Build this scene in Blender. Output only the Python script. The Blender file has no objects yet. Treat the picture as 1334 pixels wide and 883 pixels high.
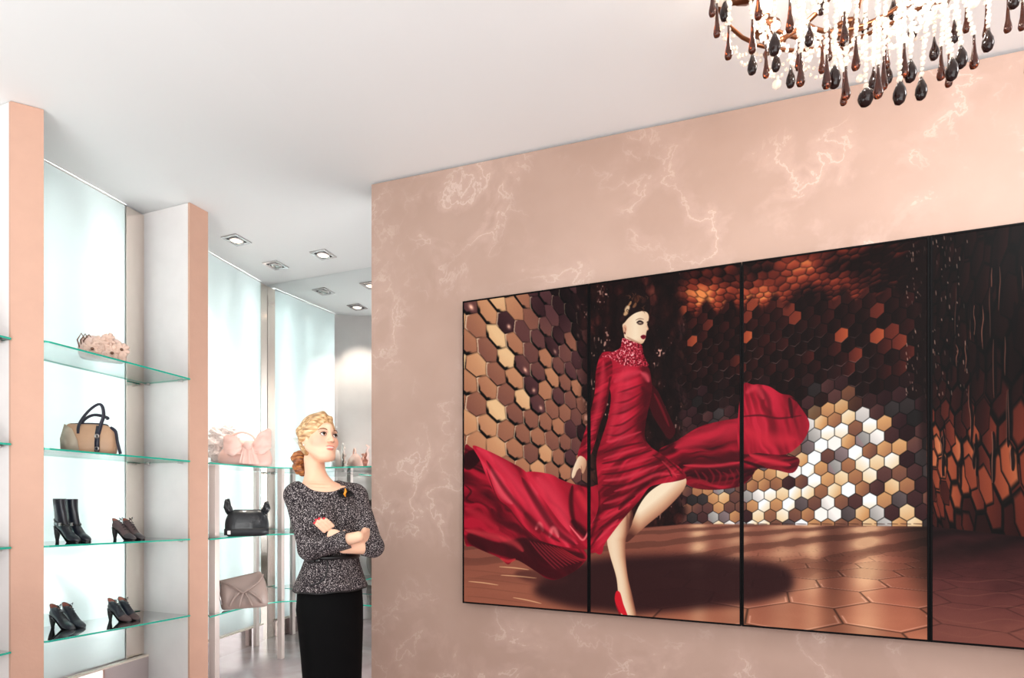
import bpy, bmesh, math, random
import numpy as np
from mathutils import Vector, Matrix, Euler

scene = bpy.context.scene
COL = scene.collection
random.seed(3)

# ---------------------------------------------------------------- camera
F = 700.0                      # focal length in pixels of the 1334 px frame
HZ = 652.0                     # picture row of the horizon
CZ = 1.28                      # lens height
cam_data = bpy.data.cameras.new('camera')
cam = bpy.data.objects.new('camera', cam_data); COL.objects.link(cam)
cam.location = (0, 0, CZ); cam.rotation_euler = (math.pi/2, 0, 0)
cam_data.sensor_width = 36.0; cam_data.lens = F/1334*36.0
cam_data.shift_y = (HZ-441.5)/1334
cam_data.clip_start = .05
scene.camera = cam

# ---------------------------------------------------------------- world, lights, exposure
world = bpy.data.worlds.new('world'); scene.world = world; world.use_nodes = True
bg = world.node_tree.nodes['Background']
bg.inputs['Color'].default_value = (1.0, .985, .97, 1); bg.inputs['Strength'].default_value = 0.80
vs = scene.view_settings
vs.view_transform = 'Standard'; vs.look = 'None'; vs.exposure = 0.0; vs.gamma = 1.0; vs.use_curve_mapping = False
scene.cycles.max_bounces = 12; scene.cycles.transparent_max_bounces = 24
scene.cycles.transmission_bounces = 12; scene.cycles.glossy_bounces = 8
scene.cycles.use_denoising = True
scene.cycles.caustics_reflective = False; scene.cycles.caustics_refractive = False

def area_light(name, loc, target, size, power, color=(1, 1, 1), size_y=None):
    d = bpy.data.lights.new(name, 'AREA'); d.energy = power; d.color = color; d.size = size
    if size_y: d.shape = 'RECTANGLE'; d.size_y = size_y
    o = bpy.data.objects.new(name, d); COL.objects.link(o); o.location = loc
    o.rotation_euler = (Vector(target)-Vector(loc)).to_track_quat('-Z', 'Y').to_euler()
    return o
# broad soft fill from behind the camera, its source unseen
area_light('front_soft_light', (0.6, -3.2, 2.2), (-.6, 3.2, 1.3), 4.5, 130, (1, .98, .96), 2.6)

# unseen upward fills added near the camera to brighten the ceiling
area_light('ceiling_fill', (.3, -1.6, 1.0), (.3, -1.2, 4.0), 4.0, 150, (.93, 1, 1), 2.6)
area_light('ceiling_fill', (-2.4, .6, .9), (-2.0, 1.0, 4.0), 1.6, 44, (.93, 1, 1), 1.6)
# unseen fill added to brighten the upper right of the screen wall
area_light('wall_fill', (2.3, .9, 2.9), (1.7, 2.1, 2.1), .5, 18, (1, .98, .98))

# hidden fill added behind the screen wall to brighten the rear ceiling
area_light('rear_fill', (-.15, 3.72, .45), (-2.0, 4.1, 3.1), .8, 40, (1, .99, .98), .8)

# ---------------------------------------------------------------- helpers
def at(px, py, Y):
    """the place, at distance Y in front of the lens, seen at picture point (px, py)"""
    return Vector(((px-667)*Y/F, Y, CZ+(HZ-py)*Y/F))

def lin(r, g, b):
    def f(c):
        c /= 255.
        return c/12.92 if c <= .04045 else ((c+.055)/1.055)**2.4
    return (f(r), f(g), f(b), 1)

def new_mat(name):
    m = bpy.data.materials.new(name); m.use_nodes = True
    nt = m.node_tree; b = nt.nodes['Principled BSDF']
    return m, nt, b
def simple(name, rgb, rough=.5, metal=0., spec=.5, coat=0., bump=None, var=0., vscale=20):
    m, nt, b = new_mat(name)
    b.inputs['Base Color'].default_value = lin(*rgb); b.inputs['Roughness'].default_value = rough
    b.inputs['Metallic'].default_value = metal; b.inputs['Specular IOR Level'].default_value = spec
    b.inputs['Coat Weight'].default_value = coat
    tc = nt.nodes.new('ShaderNodeTexCoord')
    if var:
        n = nt.nodes.new('ShaderNodeTexNoise'); n.inputs['Scale'].default_value = vscale; n.inputs['Detail'].default_value = 5
        nt.links.new(tc.outputs['Object'], n.inputs['Vector'])
        mx = nt.nodes.new('ShaderNodeMix'); mx.data_type = 'RGBA'
        a = lin(*[max(0, c*(1-var)) for c in rgb]); c = lin(*[min(255, c*(1+var)) for c in rgb])
        mx.inputs[6].default_value = a; mx.inputs[7].default_value = c
        nt.links.new(n.outputs['Fac'], mx.inputs[0]); nt.links.new(mx.outputs[2], b.inputs['Base Color'])
    if bump:
        n = nt.nodes.new('ShaderNodeTexNoise'); n.inputs['Scale'].default_value = bump[0]; n.inputs['Detail'].default_value = 6
        nt.links.new(tc.outputs['Object'], n.inputs['Vector'])
        bp = nt.nodes.new('ShaderNodeBump'); bp.inputs['Strength'].default_value = bump[1]; bp.inputs['Distance'].default_value = bump[2]
        nt.links.new(n.outputs['Fac'], bp.inputs['Height']); nt.links.new(bp.outputs['Normal'], b.inputs['Normal'])
    return m

class MB:
    """collects shapes into one mesh"""
    def __init__(self): self.v = []; self.f = []; self.mi = []; self.sm = []
    def add(self, vs_, fs, mi=0, smooth=False):
        o = len(self.v); self.v += [tuple(p) for p in vs_]
        for f in fs: self.f.append(tuple(i+o for i in f)); self.mi.append(mi); self.sm.append(smooth)
        return self
    def prism(self, base, dz, mi=0):
        """closed prism over a counter-clockwise base polygon; dz a height or a vector"""
        d = Vector((0, 0, dz)) if not isinstance(dz, Vector) else dz
        b = [Vector(p) for p in base]; n = len(b)
        self.add(b+[p+d for p in b], [tuple(reversed(range(n))), tuple(range(n, 2*n))]+[(i, (i+1) % n, n+(i+1) % n, n+i) for i in range(n)], mi)
        return self
    def box(self, c, ex, ey, ez, mi=0):
        """centre and three half-edge vectors"""
        c, ex, ey, ez = map(Vector, (c, ex, ey, ez))
        self.prism([c-ex-ey-ez, c+ex-ey-ez, c+ex+ey-ez, c-ex+ey-ez], ez*2, mi); return self
    def tube(self, pts, r, n=8, mi=0, caps=True, flat=None, up=None):
        """swept tube; r a radius or one per point; flat=(a, b) scales the section"""
        P = [Vector(p) for p in pts]; m = len(P)
        R = [r]*m if isinstance(r, (int, float)) else list(r)
        T = [(P[min(i+1, m-1)]-P[max(i-1, 0)]).normalized() for i in range(m)]
        u = Vector(up) if up else (Vector((0, 0, 1)) if abs(T[0].z) < .9 else Vector((1, 0, 0)))
        vs_ = []
        for i in range(m):
            s = T[i].cross(u)
            if s.length < 1e-6: s = T[i].orthogonal()
            s.normalize(); w = s.cross(T[i]).normalized(); u = w
            for k in range(n):
                a = 2*math.pi*k/n; fa, fb = flat or (1, 1)
                vs_.append(P[i]+(s*math.cos(a)*fa+w*math.sin(a)*fb)*R[i])
        fs = [(i*n+k, i*n+(k+1) % n, (i+1)*n+(k+1) % n, (i+1)*n+k) for i in range(m-1) for k in range(n)]
        if caps: fs += [tuple(reversed(range(n))), tuple(range((m-1)*n, m*n))]
        self.add(vs_, fs, mi, True); return self
    def lathe(self, prof, c, n=14, mi=0, axis=None):
        """profile of (radius, height) turned about z through c (or about a Matrix 'axis')"""
        c = Vector(c); M = axis or Matrix.Identity(3); vs_ = []; m = len(prof)
        for r_, h in prof:
            for k in range(n):
                a = 2*math.pi*k/n
                vs_.append(c+M @ Vector((r_*math.cos(a), r_*math.sin(a), h)))
        fs = [(i*n+k, i*n+(k+1) % n, (i+1)*n+(k+1) % n, (i+1)*n+k) for i in range(m-1) for k in range(n)]
        fs += [tuple(reversed(range(n))), tuple(range((m-1)*n, m*n))]
        self.add(vs_, fs, mi, True); return self
    def ball(self, c, r, n=12, m=8, mi=0, M=None):
        rx, ry, rz = (r, r, r) if isinstance(r, (int, float)) else r
        c = Vector(c); vs_ = []; fs = []
        for i in range(1, m):
            p = math.pi*i/m
            for k in range(n):
                a = 2*math.pi*k/n
                q = Vector((rx*math.sin(p)*math.cos(a), ry*math.sin(p)*math.sin(a), -rz*math.cos(p)))
                vs_.append(c+(M @ q if M else q))
        b = len(vs_)
        for q in (Vector((0, 0, -rz)), Vector((0, 0, rz))): vs_.append(c+(M @ q if M else q))
        for i in range(m-2):
            for k in range(n): fs.append((i*n+k, i*n+(k+1) % n, (i+1)*n+(k+1) % n, (i+1)*n+k))
        for k in range(n):
            fs.append((b, (k+1) % n, k)); fs.append((b+1, (m-2)*n+k, (m-2)*n+(k+1) % n))
        self.add(vs_, fs, mi, True); return self
    def grid(self, rows, mi=0, close_u=False, smooth=True):
        """surface through rows of points"""
        m = len(rows); n = len(rows[0]); vs_ = [p for r_ in rows for p in r_]
        fs = [(i*n+k, i*n+(k+1) % n, (i+1)*n+(k+1) % n, (i+1)*n+k) for i in range(m-1) for k in range(n if close_u else n-1)]
        self.add(vs_, fs, mi, smooth); return self
    def build(self, name, mats, parent=None, origin=None, bevel=0, subsurf=0, solid=0):
        me = bpy.data.meshes.new(name)
        o3 = Vector(origin) if origin is not None else Vector((0, 0, 0))
        me.from_pydata([tuple(Vector(p)-o3) for p in self.v], [], self.f)
        for m in (mats if isinstance(mats, (list, tuple)) else [mats]): me.materials.append(m)
        me.polygons.foreach_set('material_index', self.mi)
        me.polygons.foreach_set('use_smooth', self.sm)
        bm = bmesh.new(); bm.from_mesh(me); bmesh.ops.recalc_face_normals(bm, faces=bm.faces)
        if bevel:
            es = [e for e in bm.edges if len(e.link_faces) == 2 and e.calc_face_angle(0) > .6]
            bmesh.ops.bevel(bm, geom=es, offset=bevel, segments=2, profile=.6, affect='EDGES')
        bm.to_mesh(me); bm.free(); me.update()
        ob = bpy.data.objects.new(name, me); COL.objects.link(ob)
        ob.location = o3
        if parent:
            ob.parent = parent
            ob.location = o3-parent_world(parent)
        if solid:
            md = ob.modifiers.new('solid', 'SOLIDIFY'); md.thickness = solid; md.offset = 0
        if subsurf:
            md = ob.modifiers.new('sub', 'SUBSURF'); md.levels = subsurf; md.render_levels = subsurf
        return ob
def parent_world(o):
    w = Vector(o.location)
    while o.parent: o = o.parent; w += Vector(o.location)
    return w
def thing(name, loc, label, cat, group=None):
    o = bpy.data.objects.new(name, None); COL.objects.link(o); o.location = loc; o.empty_display_size = .1
    o['label'] = label; o['category'] = cat
    if group: o['group'] = group
    return o
def tag(o, label, cat, group=None):
    o['label'] = label; o['category'] = cat
    if group: o['group'] = group
    return o
def structure(o, label=None):
    o['kind'] = 'structure'
    if label: o['label'] = label
    return o

# ---------------------------------------------------------------- materials of the room
def mat_ceiling():
    return simple('ceiling_paint', (234, 234, 233), .9, spec=.2)
def mat_wall():
    m, nt, b = new_mat('veined_stucco'); N = nt.nodes; L = nt.links
    b.inputs['Roughness'].default_value = .55; b.inputs['Specular IOR Level'].default_value = .35
    tc = N.new('ShaderNodeTexCoord')
    w = N.new('ShaderNodeTexNoise'); w.inputs['Scale'].default_value = 2.6; w.inputs['Detail'].default_value = 5
    L.new(tc.outputs['Object'], w.inputs['Vector'])
    mv = N.new('ShaderNodeMix'); mv.data_type = 'VECTOR'; mv.inputs[0].default_value = .22
    L.new(tc.outputs['Object'], mv.inputs[4]); L.new(w.outputs['Color'], mv.inputs[5])
    n1 = N.new('ShaderNodeTexNoise'); n1.inputs['Scale'].default_value = 3.1; n1.inputs['Detail'].default_value = 7; n1.inputs['Roughness'].default_value = .58; n1.inputs['Distortion'].default_value = .15
    L.new(mv.outputs[1], n1.inputs['Vector'])
    def vein(width):
        s = N.new('ShaderNodeMath'); s.operation = 'SUBTRACT'; s.inputs[1].default_value = .5; L.new(n1.outputs['Fac'], s.inputs[0])
        a = N.new('ShaderNodeMath'); a.operation = 'ABSOLUTE'; L.new(s.outputs[0], a.inputs[0])
        r = N.new('ShaderNodeMapRange'); r.interpolation_type = 'SMOOTHSTEP'
        r.inputs[1].default_value = 0; r.inputs[2].default_value = width; r.inputs[3].default_value = 1; r.inputs[4].default_value = 0
        L.new(a.outputs[0], r.inputs[0]); return r.outputs[0]
    mk = N.new('ShaderNodeTexNoise'); mk.inputs['Scale'].default_value = 1.9; mk.inputs['Detail'].default_value = 3
    L.new(tc.outputs['Object'], mk.inputs['Vector'])
    mr = N.new('ShaderNodeMapRange'); mr.interpolation_type = 'SMOOTHSTEP'; mr.inputs[1].default_value = .40; mr.inputs[2].default_value = .64
    L.new(mk.outputs['Fac'], mr.inputs[0])
    def mul(a, c):
        n = N.new('ShaderNodeMath'); n.operation = 'MULTIPLY'; L.new(a, n.inputs[0])
        if isinstance(c, float): n.inputs[1].default_value = c
        else: L.new(c, n.inputs[1])
        return n.outputs[0]
    thin = mul(mul(vein(.014), mr.outputs[0]), .34); wide = mul(mul(vein(.10), mr.outputs[0]), .30)
    cl = N.new('ShaderNodeTexNoise'); cl.inputs['Scale'].default_value = 1.7; cl.inputs['Detail'].default_value = 6
    L.new(tc.outputs['Object'], cl.inputs['Vector'])
    c0 = N.new('ShaderNodeMix'); c0.data_type = 'RGBA'
    c0.inputs[6].default_value = lin(160, 130, 115); c0.inputs[7].default_value = lin(190, 162, 148)
    L.new(cl.outputs['Fac'], c0.inputs[0])
    c1 = N.new('ShaderNodeMix'); c1.data_type = 'RGBA'; c1.inputs[7].default_value = lin(208, 178, 166)
    L.new(wide, c1.inputs[0]); L.new(c0.outputs[2], c1.inputs[6])
    c2 = N.new('ShaderNodeMix'); c2.data_type = 'RGBA'; c2.inputs[7].default_value = lin(230, 212, 202)
    L.new(thin, c2.inputs[0]); L.new(c1.outputs[2], c2.inputs[6])
    L.new(c2.outputs[2], b.inputs['Base Color'])
    return m
def mat_floor():
    m, nt, b = new_mat('mauve_marble'); N = nt.nodes; L = nt.links
    b.inputs['Roughness'].default_value = .18
    tc = N.new('ShaderNodeTexCoord'); n = N.new('ShaderNodeTexNoise'); n.inputs['Scale'].default_value = 3; n.inputs['Detail'].default_value = 7; n.inputs['Distortion'].default_value = 1.2
    L.new(tc.outputs['Object'], n.inputs['Vector'])
    mx = N.new('ShaderNodeMix'); mx.data_type = 'RGBA'
    mx.inputs[6].default_value = lin(150, 128, 130); mx.inputs[7].default_value = lin(206, 192, 196)
    L.new(n.outputs['Fac'], mx.inputs[0]); L.new(mx.outputs[2], b.inputs['Base Color'])
    return m
def mat_mirror(name, rgb, rough):
    m, nt, b = new_mat(name)
    b.inputs['Base Color'].default_value = lin(*rgb); b.inputs['Metallic'].default_value = 1; b.inputs['Roughness'].default_value = rough
    return m
def mat_glass():
    m, nt, b = new_mat('shelf_glass'); N = nt.nodes; L = nt.links
    tr = N.new('ShaderNodeBsdfTransparent'); tr.inputs['Color'].default_value = (.94, .99, .978, 1)
    gl = N.new('ShaderNodeBsdfGlossy'); gl.inputs['Roughness'].default_value = .02
    fr = N.new('ShaderNodeFresnel'); fr.inputs['IOR'].default_value = 1.5
    mx = N.new('ShaderNodeMixShader'); L.new(fr.outputs[0], mx.inputs[0]); L.new(tr.outputs[0], mx.inputs[1]); L.new(gl.outputs[0], mx.inputs[2])
    L.new(mx.outputs[0], N['Material Output'].inputs['Surface'])
    return m
def mat_glass_edge():
    m, nt, b = new_mat('green_glass_edge')
    b.inputs['Base Color'].default_value = lin(38, 184, 158); b.inputs['Roughness'].default_value = .1
    b.inputs['Specular IOR Level'].default_value = .7
    return m
def mat_opal():
    """white backlit glass: lets the light of the tubes behind it through"""
    m, nt, b = new_mat('opal_glass'); N = nt.nodes; L = nt.links
    df = N.new('ShaderNodeBsdfDiffuse'); df.inputs['Color'].default_value = (.9, .92, .92, 1)
    tl = N.new('ShaderNodeBsdfTranslucent'); tl.inputs['Color'].default_value = (.90, .97, .965, 1)
    mx = N.new('ShaderNodeMixShader'); mx.inputs[0].default_value = .55
    L.new(df.outputs[0], mx.inputs[1]); L.new(tl.outputs[0], mx.inputs[2])
    gl = N.new('ShaderNodeBsdfGlossy'); gl.inputs['Roughness'].default_value = .06
    fr = N.new('ShaderNodeFresnel'); fr.inputs['IOR'].default_value = 1.4
    m2 = N.new('ShaderNodeMixShader'); L.new(fr.outputs[0], m2.inputs[0]); L.new(mx.outputs[0], m2.inputs[1]); L.new(gl.outputs[0], m2.inputs[2])
    L.new(m2.outputs[0], N['Material Output'].inputs['Surface'])
    return m
def mat_emit(name, rgb, strength):
    m, nt, b = new_mat(name)
    b.inputs['Base Color'].default_value = lin(*rgb)
    b.inputs['Emission Color'].default_value = lin(*rgb); b.inputs['Emission Strength'].default_value = strength
    return m
M_CEIL, M_WALL, M_FLOOR = mat_ceiling(), mat_wall(), mat_floor()
M_MIRROR = mat_mirror('mirror_silver', (236, 240, 240), .0)
M_BRONZE = mat_mirror('bronze_mirror', (246, 234, 224), .16)
M_CHROME = simple('brushed_chrome', (226, 212, 206), .35, metal=.3)
M_GLASS, M_EDGE, M_OPAL = mat_glass(), mat_glass_edge(), mat_opal()
M_PINK = simple('pink_plaster', (208, 166, 146), .75, spec=.25, bump=(55, .25, .004), var=.03, vscale=9)
M_PALE = simple('panel_lit_plaster', (238, 231, 229), .6, spec=.3, bump=(30, .12, .004), var=.03, vscale=7)  # pillar sides, whitened to carry the glow of the light panels
M_WHITE = simple('white_paint', (236, 234, 232), .8, spec=.25)
M_BOX = simple('white_light_box', (240, 244, 244), .9, spec=.1)
M_TUBE = mat_emit('tube_light', (252, 254, 253), 150.0)
M_STEEL = simple('satin_steel', (196, 190, 190), .3, metal=1.)
M_DARK = simple('dark_lamp_well', (46, 44, 46), .45, metal=.4)

# ---------------------------------------------------------------- the room
H = 3.28
WALL0 = at(484, 238, 1); _d = (H-CZ)*F/(HZ-238)
WALL0 = Vector(((484-667)*_d/F, _d, 0))                 # left end of the screen wall
WD = Vector((1811, -700, 0)).normalized()                # runs to the right, towards the viewer
WN = Vector((-WD.y, WD.x, 0))*-1                         # faces the shop: (-,-)
if WN.y > 0: WN = -WN
SLOPE = .0395
def ceil_z(s): return H-SLOPE*max(0, s)
# floor
structure(MB().prism([(-5, -4.2, -.1), (5, -4.2, -.1), (5, 7, -.1), (-5, 7, -.1)], .1).build('floor', M_FLOOR))
# ceiling: level over the niches, falling gently along the screen wall
def ceil_quad(s0, s1):
    a = WALL0+WD*s0; b = WALL0+WD*s1
    m = MB(); q = []
    for p, s in ((a, s0), (b, s1)):
        for t in (-4.2, 7.5): q.append(Vector((p.x, p.y, ceil_z(s)))+WN*t)
    lo = [q[0], q[2], q[3], q[1]]
    return lo
cm = MB()
for s0, s1 in ((-4.0, 0.0), (0.0, 6.2)):
    cm.prism(ceil_quad(s0, s1), .1)
structure(cm.build('ceiling', M_CEIL))
# screen wall
m = MB(); L_ = 6.0
def wall_pt(s, off, z): p = WALL0+WD*s+WN*off; return Vector((p.x, p.y, z))
f_ = [wall_pt(0, 0, 0), wall_pt(L_, 0, 0), wall_pt(L_, 0, ceil_z(L_)-.012), wall_pt(0, 0, H-.012)]
m.prism(f_, WN*-.22)
structure(m.build('wall_right', M_WALL, origin=(WALL0.x, WALL0.y, 0)), 'pink stucco wall with pale marble veins behind the screens')
m = MB()
m.prism([wall_pt(0, -.02, H-.02), wall_pt(L_, -.02, ceil_z(L_)-.02), wall_pt(L_, -.02, ceil_z(L_)+.002), wall_pt(0, -.02, H+.002)], WN*-.2)
structure(m.build('shade_strip_1', simple('gap_shade_paint', (120, 122, 132), .8)))  # grey strip paints the shadow line along the ceiling edge

# niche wall, all along the left
P1 = Vector((-2.506, 2.687, 0)); P1R = Vector((-2.392, 2.745, 0))
P2 = Vector((-2.159, 3.599, 0)); P2R = Vector((-2.106, 3.723, 0))
SIDE = Vector((-.942, .335, 0))                          # into the niche
ALONG = (P2-P1R).normalized()
B1a = P1R+SIDE*.42; B1b = P2+SIDE*.418                   # back of the first niche
CORNER = Vector((-2.27, 4.98, 0))                        # where the niche wall meets the mirror wall
B2a = Vector((-2.47, 4.14, 0))
MU = Vector((.94, -.34, 0)).normalized()
MN = Vector((-MU.y, MU.x, 0))*-1
if MN.y > 0: MN = -MN
BK = -ALONG.cross(Vector((0, 0, 1)))                     # away from the shop
if BK.x > 0: BK = -BK
m = MB()
m.prism([P1+SIDE*.62-ALONG*1.6, P1+SIDE*.62-ALONG*1.6+BK*.15, CORNER+BK*.36+ALONG*.3, CORNER+BK*.21+ALONG*.3], H-.001)
structure(m.build('wall_left', M_WHITE))
# mirror wall at the back
m = MB()
c0 = CORNER; c1 = CORNER+MU*3.2
m.prism([c0, c1, c1-MN*.02, c0-MN*.02], H-.002)
structure(m.build('wall_back', M_MIRROR), 'full height mirror wall at the back of the shop')
# pillars between the niches
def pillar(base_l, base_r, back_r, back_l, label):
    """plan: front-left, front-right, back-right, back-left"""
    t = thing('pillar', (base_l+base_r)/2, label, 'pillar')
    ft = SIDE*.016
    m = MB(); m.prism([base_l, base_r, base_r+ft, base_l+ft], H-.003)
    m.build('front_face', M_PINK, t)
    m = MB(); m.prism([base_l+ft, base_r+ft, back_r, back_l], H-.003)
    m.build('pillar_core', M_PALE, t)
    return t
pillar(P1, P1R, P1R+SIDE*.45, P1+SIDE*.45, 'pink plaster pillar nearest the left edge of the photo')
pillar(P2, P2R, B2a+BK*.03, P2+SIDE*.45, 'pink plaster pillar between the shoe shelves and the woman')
# strip of wall over the back panels, a little lower than the ceiling
def backpanel(a, b, t0, t1, zlo, tubes, label):
    """opal glass panel with fluorescent tubes in the box behind it"""
    u = (b-a).normalized(); L = (b-a).length; p0 = a+u*L*t0; p1 = a+u*L*t1
    th = thing('light_panel', ((p0+p1)/2), label, 'light panel')
    m = MB(); top = H-.012
    m.prism([p0+Vector((0, 0, zlo)), p1+Vector((0, 0, zlo)), p1+BK*.006+Vector((0, 0, zlo)), p0+BK*.006+Vector((0, 0, zlo))], top-zlo)
    m.build('opal_glass', M_OPAL, th)
    m = MB(); d = .13                                      # white box behind
    z0 = Vector((0, 0, zlo)); hh = top-zlo
    m.prism([p0+BK*d+z0, p1+BK*d+z0, p1+BK*(d+.01)+z0, p0+BK*(d+.01)+z0], hh)
    m.prism([p0+BK*.008+z0-u*.01, p0+BK*.008+z0, p0+BK*d+z0, p0+BK*d+z0-u*.01], hh)
    m.prism([p1+BK*.008+z0, p1+BK*.008+z0+u*.01, p1+BK*d+z0+u*.01, p1+BK*d+z0], hh)
    m.build('light_box', M_BOX, th)
    for t, r in tubes:
        q = p0+(p1-p0)*t+BK*.07
        m = MB(); m.tube([q+Vector((0, 0, zlo+.15)), q+Vector((0, 0, top-.16))], r, 10)
        m.build('tube_lamp', M_TUBE, th)
    m = MB(); m.tube([p0-BK*.004+Vector((0, 0, top)), p1-BK*.004+Vector((0, 0, top))], .005, 6)
    m.build('edge_trim', M_WHITE, th)
    return th
backpanel(B1a-(B1b-B1a)*.02+BK*.02, B1b+BK*.02, 0, .855, .22, [(.82, .017), (.42, .008), (.08, .009)], 'backlit white glass panel behind the shoe shelves')
backpanel(B2a, CORNER, .02, .90, .17, [(.82, .017), (.42, .008), (.08, .009)], 'backlit white glass panel behind the bag shelves')
def strip(a, b, zlo, name, label):
    m = MB(); m.prism([a+Vector((0, 0, zlo)), b+Vector((0, 0, zlo)), b+BK*.01+Vector((0, 0, zlo)), a+BK*.01+Vector((0, 0, zlo))], H-.015-zlo)
    o = m.build(name, M_BRONZE, origin=(a+b)/2); return tag(o, label, 'mirror')
u1 = B1b-B1a
strip(B1a+u1*.857+BK*.01, B1b+BK*.01, .0, 'mirror_strip', 'narrow bronze mirror strip beside the shoe shelf light panel')
u2 = CORNER-B2a
strip(B2a+u2*.902-BK*.004, CORNER-u2*.006-BK*.004, .0, 'mirror_strip', 'narrow bronze mirror strip in the corner by the mirror wall')
# low mirrored plinths
def plinth(a, b, dep, z, label):
    t = thing('plinth', (a+b)/2, label, 'plinth')
    m = MB(); m.prism([a, b, b-BK*dep, a-BK*dep][::-1], z-.012)
    m.build('mirror_face', mat_mirror('plinth_mirror', (226, 214, 214), .06), t)
    m = MB(); m.prism([p+Vector((0, 0, z-.012)) for p in [a, b, b-BK*(dep+.004), a-BK*(dep+.004)][::-1]], .012)
    m.build('plinth_top', simple('cream_lacquer', (236, 222, 208), .25), t)
plinth(B1a-ALONG*.0, B1b-ALONG*.005, .035, .215, 'low mirrored plinth under the shoe shelves')
plinth(B2a, CORNER-u2*.103, .03, .165, 'low mirrored plinth under the bag shelves')

# ---------------------------------------------------------------- recessed downlights
def downlight(px, py, lit, label, size=.15):
    p = at(px, py, (H-CZ)*F/(HZ-py)); z = H
    t = thing('downlight', (p.x, p.y, z), label, 'ceiling light')
    u = SIDE*-1; v = Vector((-u.y, u.x, 0)); h = size/2
    m = MB()                                               # frame
    for a, b in ((u, v), (v, u)):
        for s in (-1, 1):
            m.box(Vector((p.x, p.y, z-.004))+a*s*(h-.011), a*.011, b*(h if a is u else h-.022), Vector((0, 0, .004)))
    m.build('frame', M_STEEL, t)
    m = MB(); m.box(Vector((p.x, p.y, z-.0015)), u*(h-.022), v*(h-.022), Vector((0, 0, .0012)))
    m.build('lamp_well', M_DARK, t)
    c = Vector((p.x, p.y, z-.003))
    m = MB(); m.lathe([(.052, 0), (.053, -.010), (.046, -.013), (.044, -.006)], c, 20)
    g = m.build('gimbal_ring', M_STEEL, t)
    m = MB(); m.lathe([(.043, -.004), (.040, -.008), (.022, -.013), (.006, -.015)], c, 18)
    m.build('lamp', mat_emit('halogen_lit', (255, 232, 205), 3.2) if lit else simple('halogen_off', (176, 176, 172), .15, metal=.7), t)
    if lit:
        d = bpy.data.lights.new('downlight_beam', 'SPOT'); d.energy = 60; d.color = (1, .88, .76); d.spot_size = 1.5; d.spot_blend = .6; d.shadow_soft_size = .04
        o = bpy.data.objects.new('downlight_beam', d); COL.objects.link(o); o.location = (p.x, p.y, z-.03)
    return t
downlight(308, 312, True, 'lit square ceiling downlight nearest the pillar')
downlight(359, 345, False, 'unlit square ceiling downlight nearest the mirror corner')
downlight(421, 331, True, 'lit square ceiling downlight nearest the pink wall')

# ---------------------------------------------------------------- glass shelves
def shelf(poly, zs, label, group, brackets=(), th=.010):
    """poly counter-clockwise plan points, zs their heights; edges get the green of thick glass"""
    pts = [Vector((p.x, p.y, z)) for p, z in zip(poly, zs)]
    c = sum(pts, Vector())/len(pts)
    t = thing('glass_shelf', c, label, 'shelf', group)
    n = len(pts); d = Vector((0, 0, -th))
    m = MB(); m.add(pts+[p+d for p in pts], [tuple(range(n)), tuple(reversed(range(n, 2*n)))], 0)
    m.add(pts+[p+d for p in pts], [(i, n+i, n+(i+1) % n, (i+1) % n) for i in range(n)], 1)
    m.build('glass_pane', [M_GLASS, M_EDGE], t)
    for b in brackets:
        q = MB(); q.tube([b-Vector((0, 0, th+.012)), b-Vector((0, 0, th))], .009, 10)
        q.tube([b-Vector((0, 0, th+.006)), b-Vector((0, 0, th+.006))+SIDE*0+BK*.03], .004, 6)
        q.build('shelf_bracket', M_STEEL, t)
    return t
words = ('top', 'second', 'third', 'lowest')
for i, (za, zb) in enumerate(((2.099, 2.097), (1.550, 1.548), (1.050, 1.026), (.562, .516))):
    a, b = P1R, P2
    fr = [a+ALONG*.003, a+ALONG*.02-SIDE*.012, a+(b-a)*.5-SIDE*.014, b-ALONG*.004-SIDE*.010]
    bk = [B1b-ALONG*.006-SIDE*.015, B1a+ALONG*.003-SIDE*.02]
    pl = fr+bk; zz = [za, za, (za+zb)/2, zb, zb, za]
    br = [Vector((p.x, p.y, z)) for p, z in ((b-ALONG*.02+SIDE*.05, zb), (b-ALONG*.02+SIDE*.36, zb), (a+ALONG*.03+SIDE*.3, za))]
    shelf(pl, zz, 'clear glass shelf, %s of the four between the two pillars' % words[i], 'shoe shelves', br)
for i, z in enumerate((2.092, 1.566, 1.050, .528)):
    a = P1; e = P1-ALONG*.9
    shelf([e-SIDE*.01, a-SIDE*.01-ALONG*.004, a+SIDE*.4-ALONG*.004, e+SIDE*.4], [z]*4, 'clear glass shelf at the left edge, %s of its four' % words[i], 'left edge shelves', [Vector((a.x, a.y, z))-ALONG*.02+SIDE*.05])
# curved corner shelves with bags
FRONT2 = [P2R-SIDE*.012+ALONG*.006, Vector((-2.03, 4.00, 0)), Vector((-1.955, 4.17, 0)), Vector((-1.87, 4.27, 0)), Vector((-1.76, 4.31, 0)), Vector((-1.62, 4.30, 0)), Vector((-1.40, 4.23, 0)), Vector((-1.10, 4.13, 0)), Vector((-.80, 4.02, 0))]
def smooth_line(P, n=5):
    out = []
    for i in range(len(P)-1):
        a, b, c, d = P[max(i-1, 0)], P[i], P[i+1], P[min(i+2, len(P)-1)]
        for k in range(n):
            t = k/n
            out.append(.5*((2*b)+(c-a)*t+(2*a-5*b+4*c-d)*t*t+(3*b-a-3*c+d)*t**3))
    return out+[P[-1]]
fl = smooth_line(FRONT2)
tm = 1.50
back2 = [CORNER+MU*tm+MN*.012, CORNER+MN*.014+MU*.03-BK*.014, B2a-BK*.014+ALONG*.02]
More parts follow.
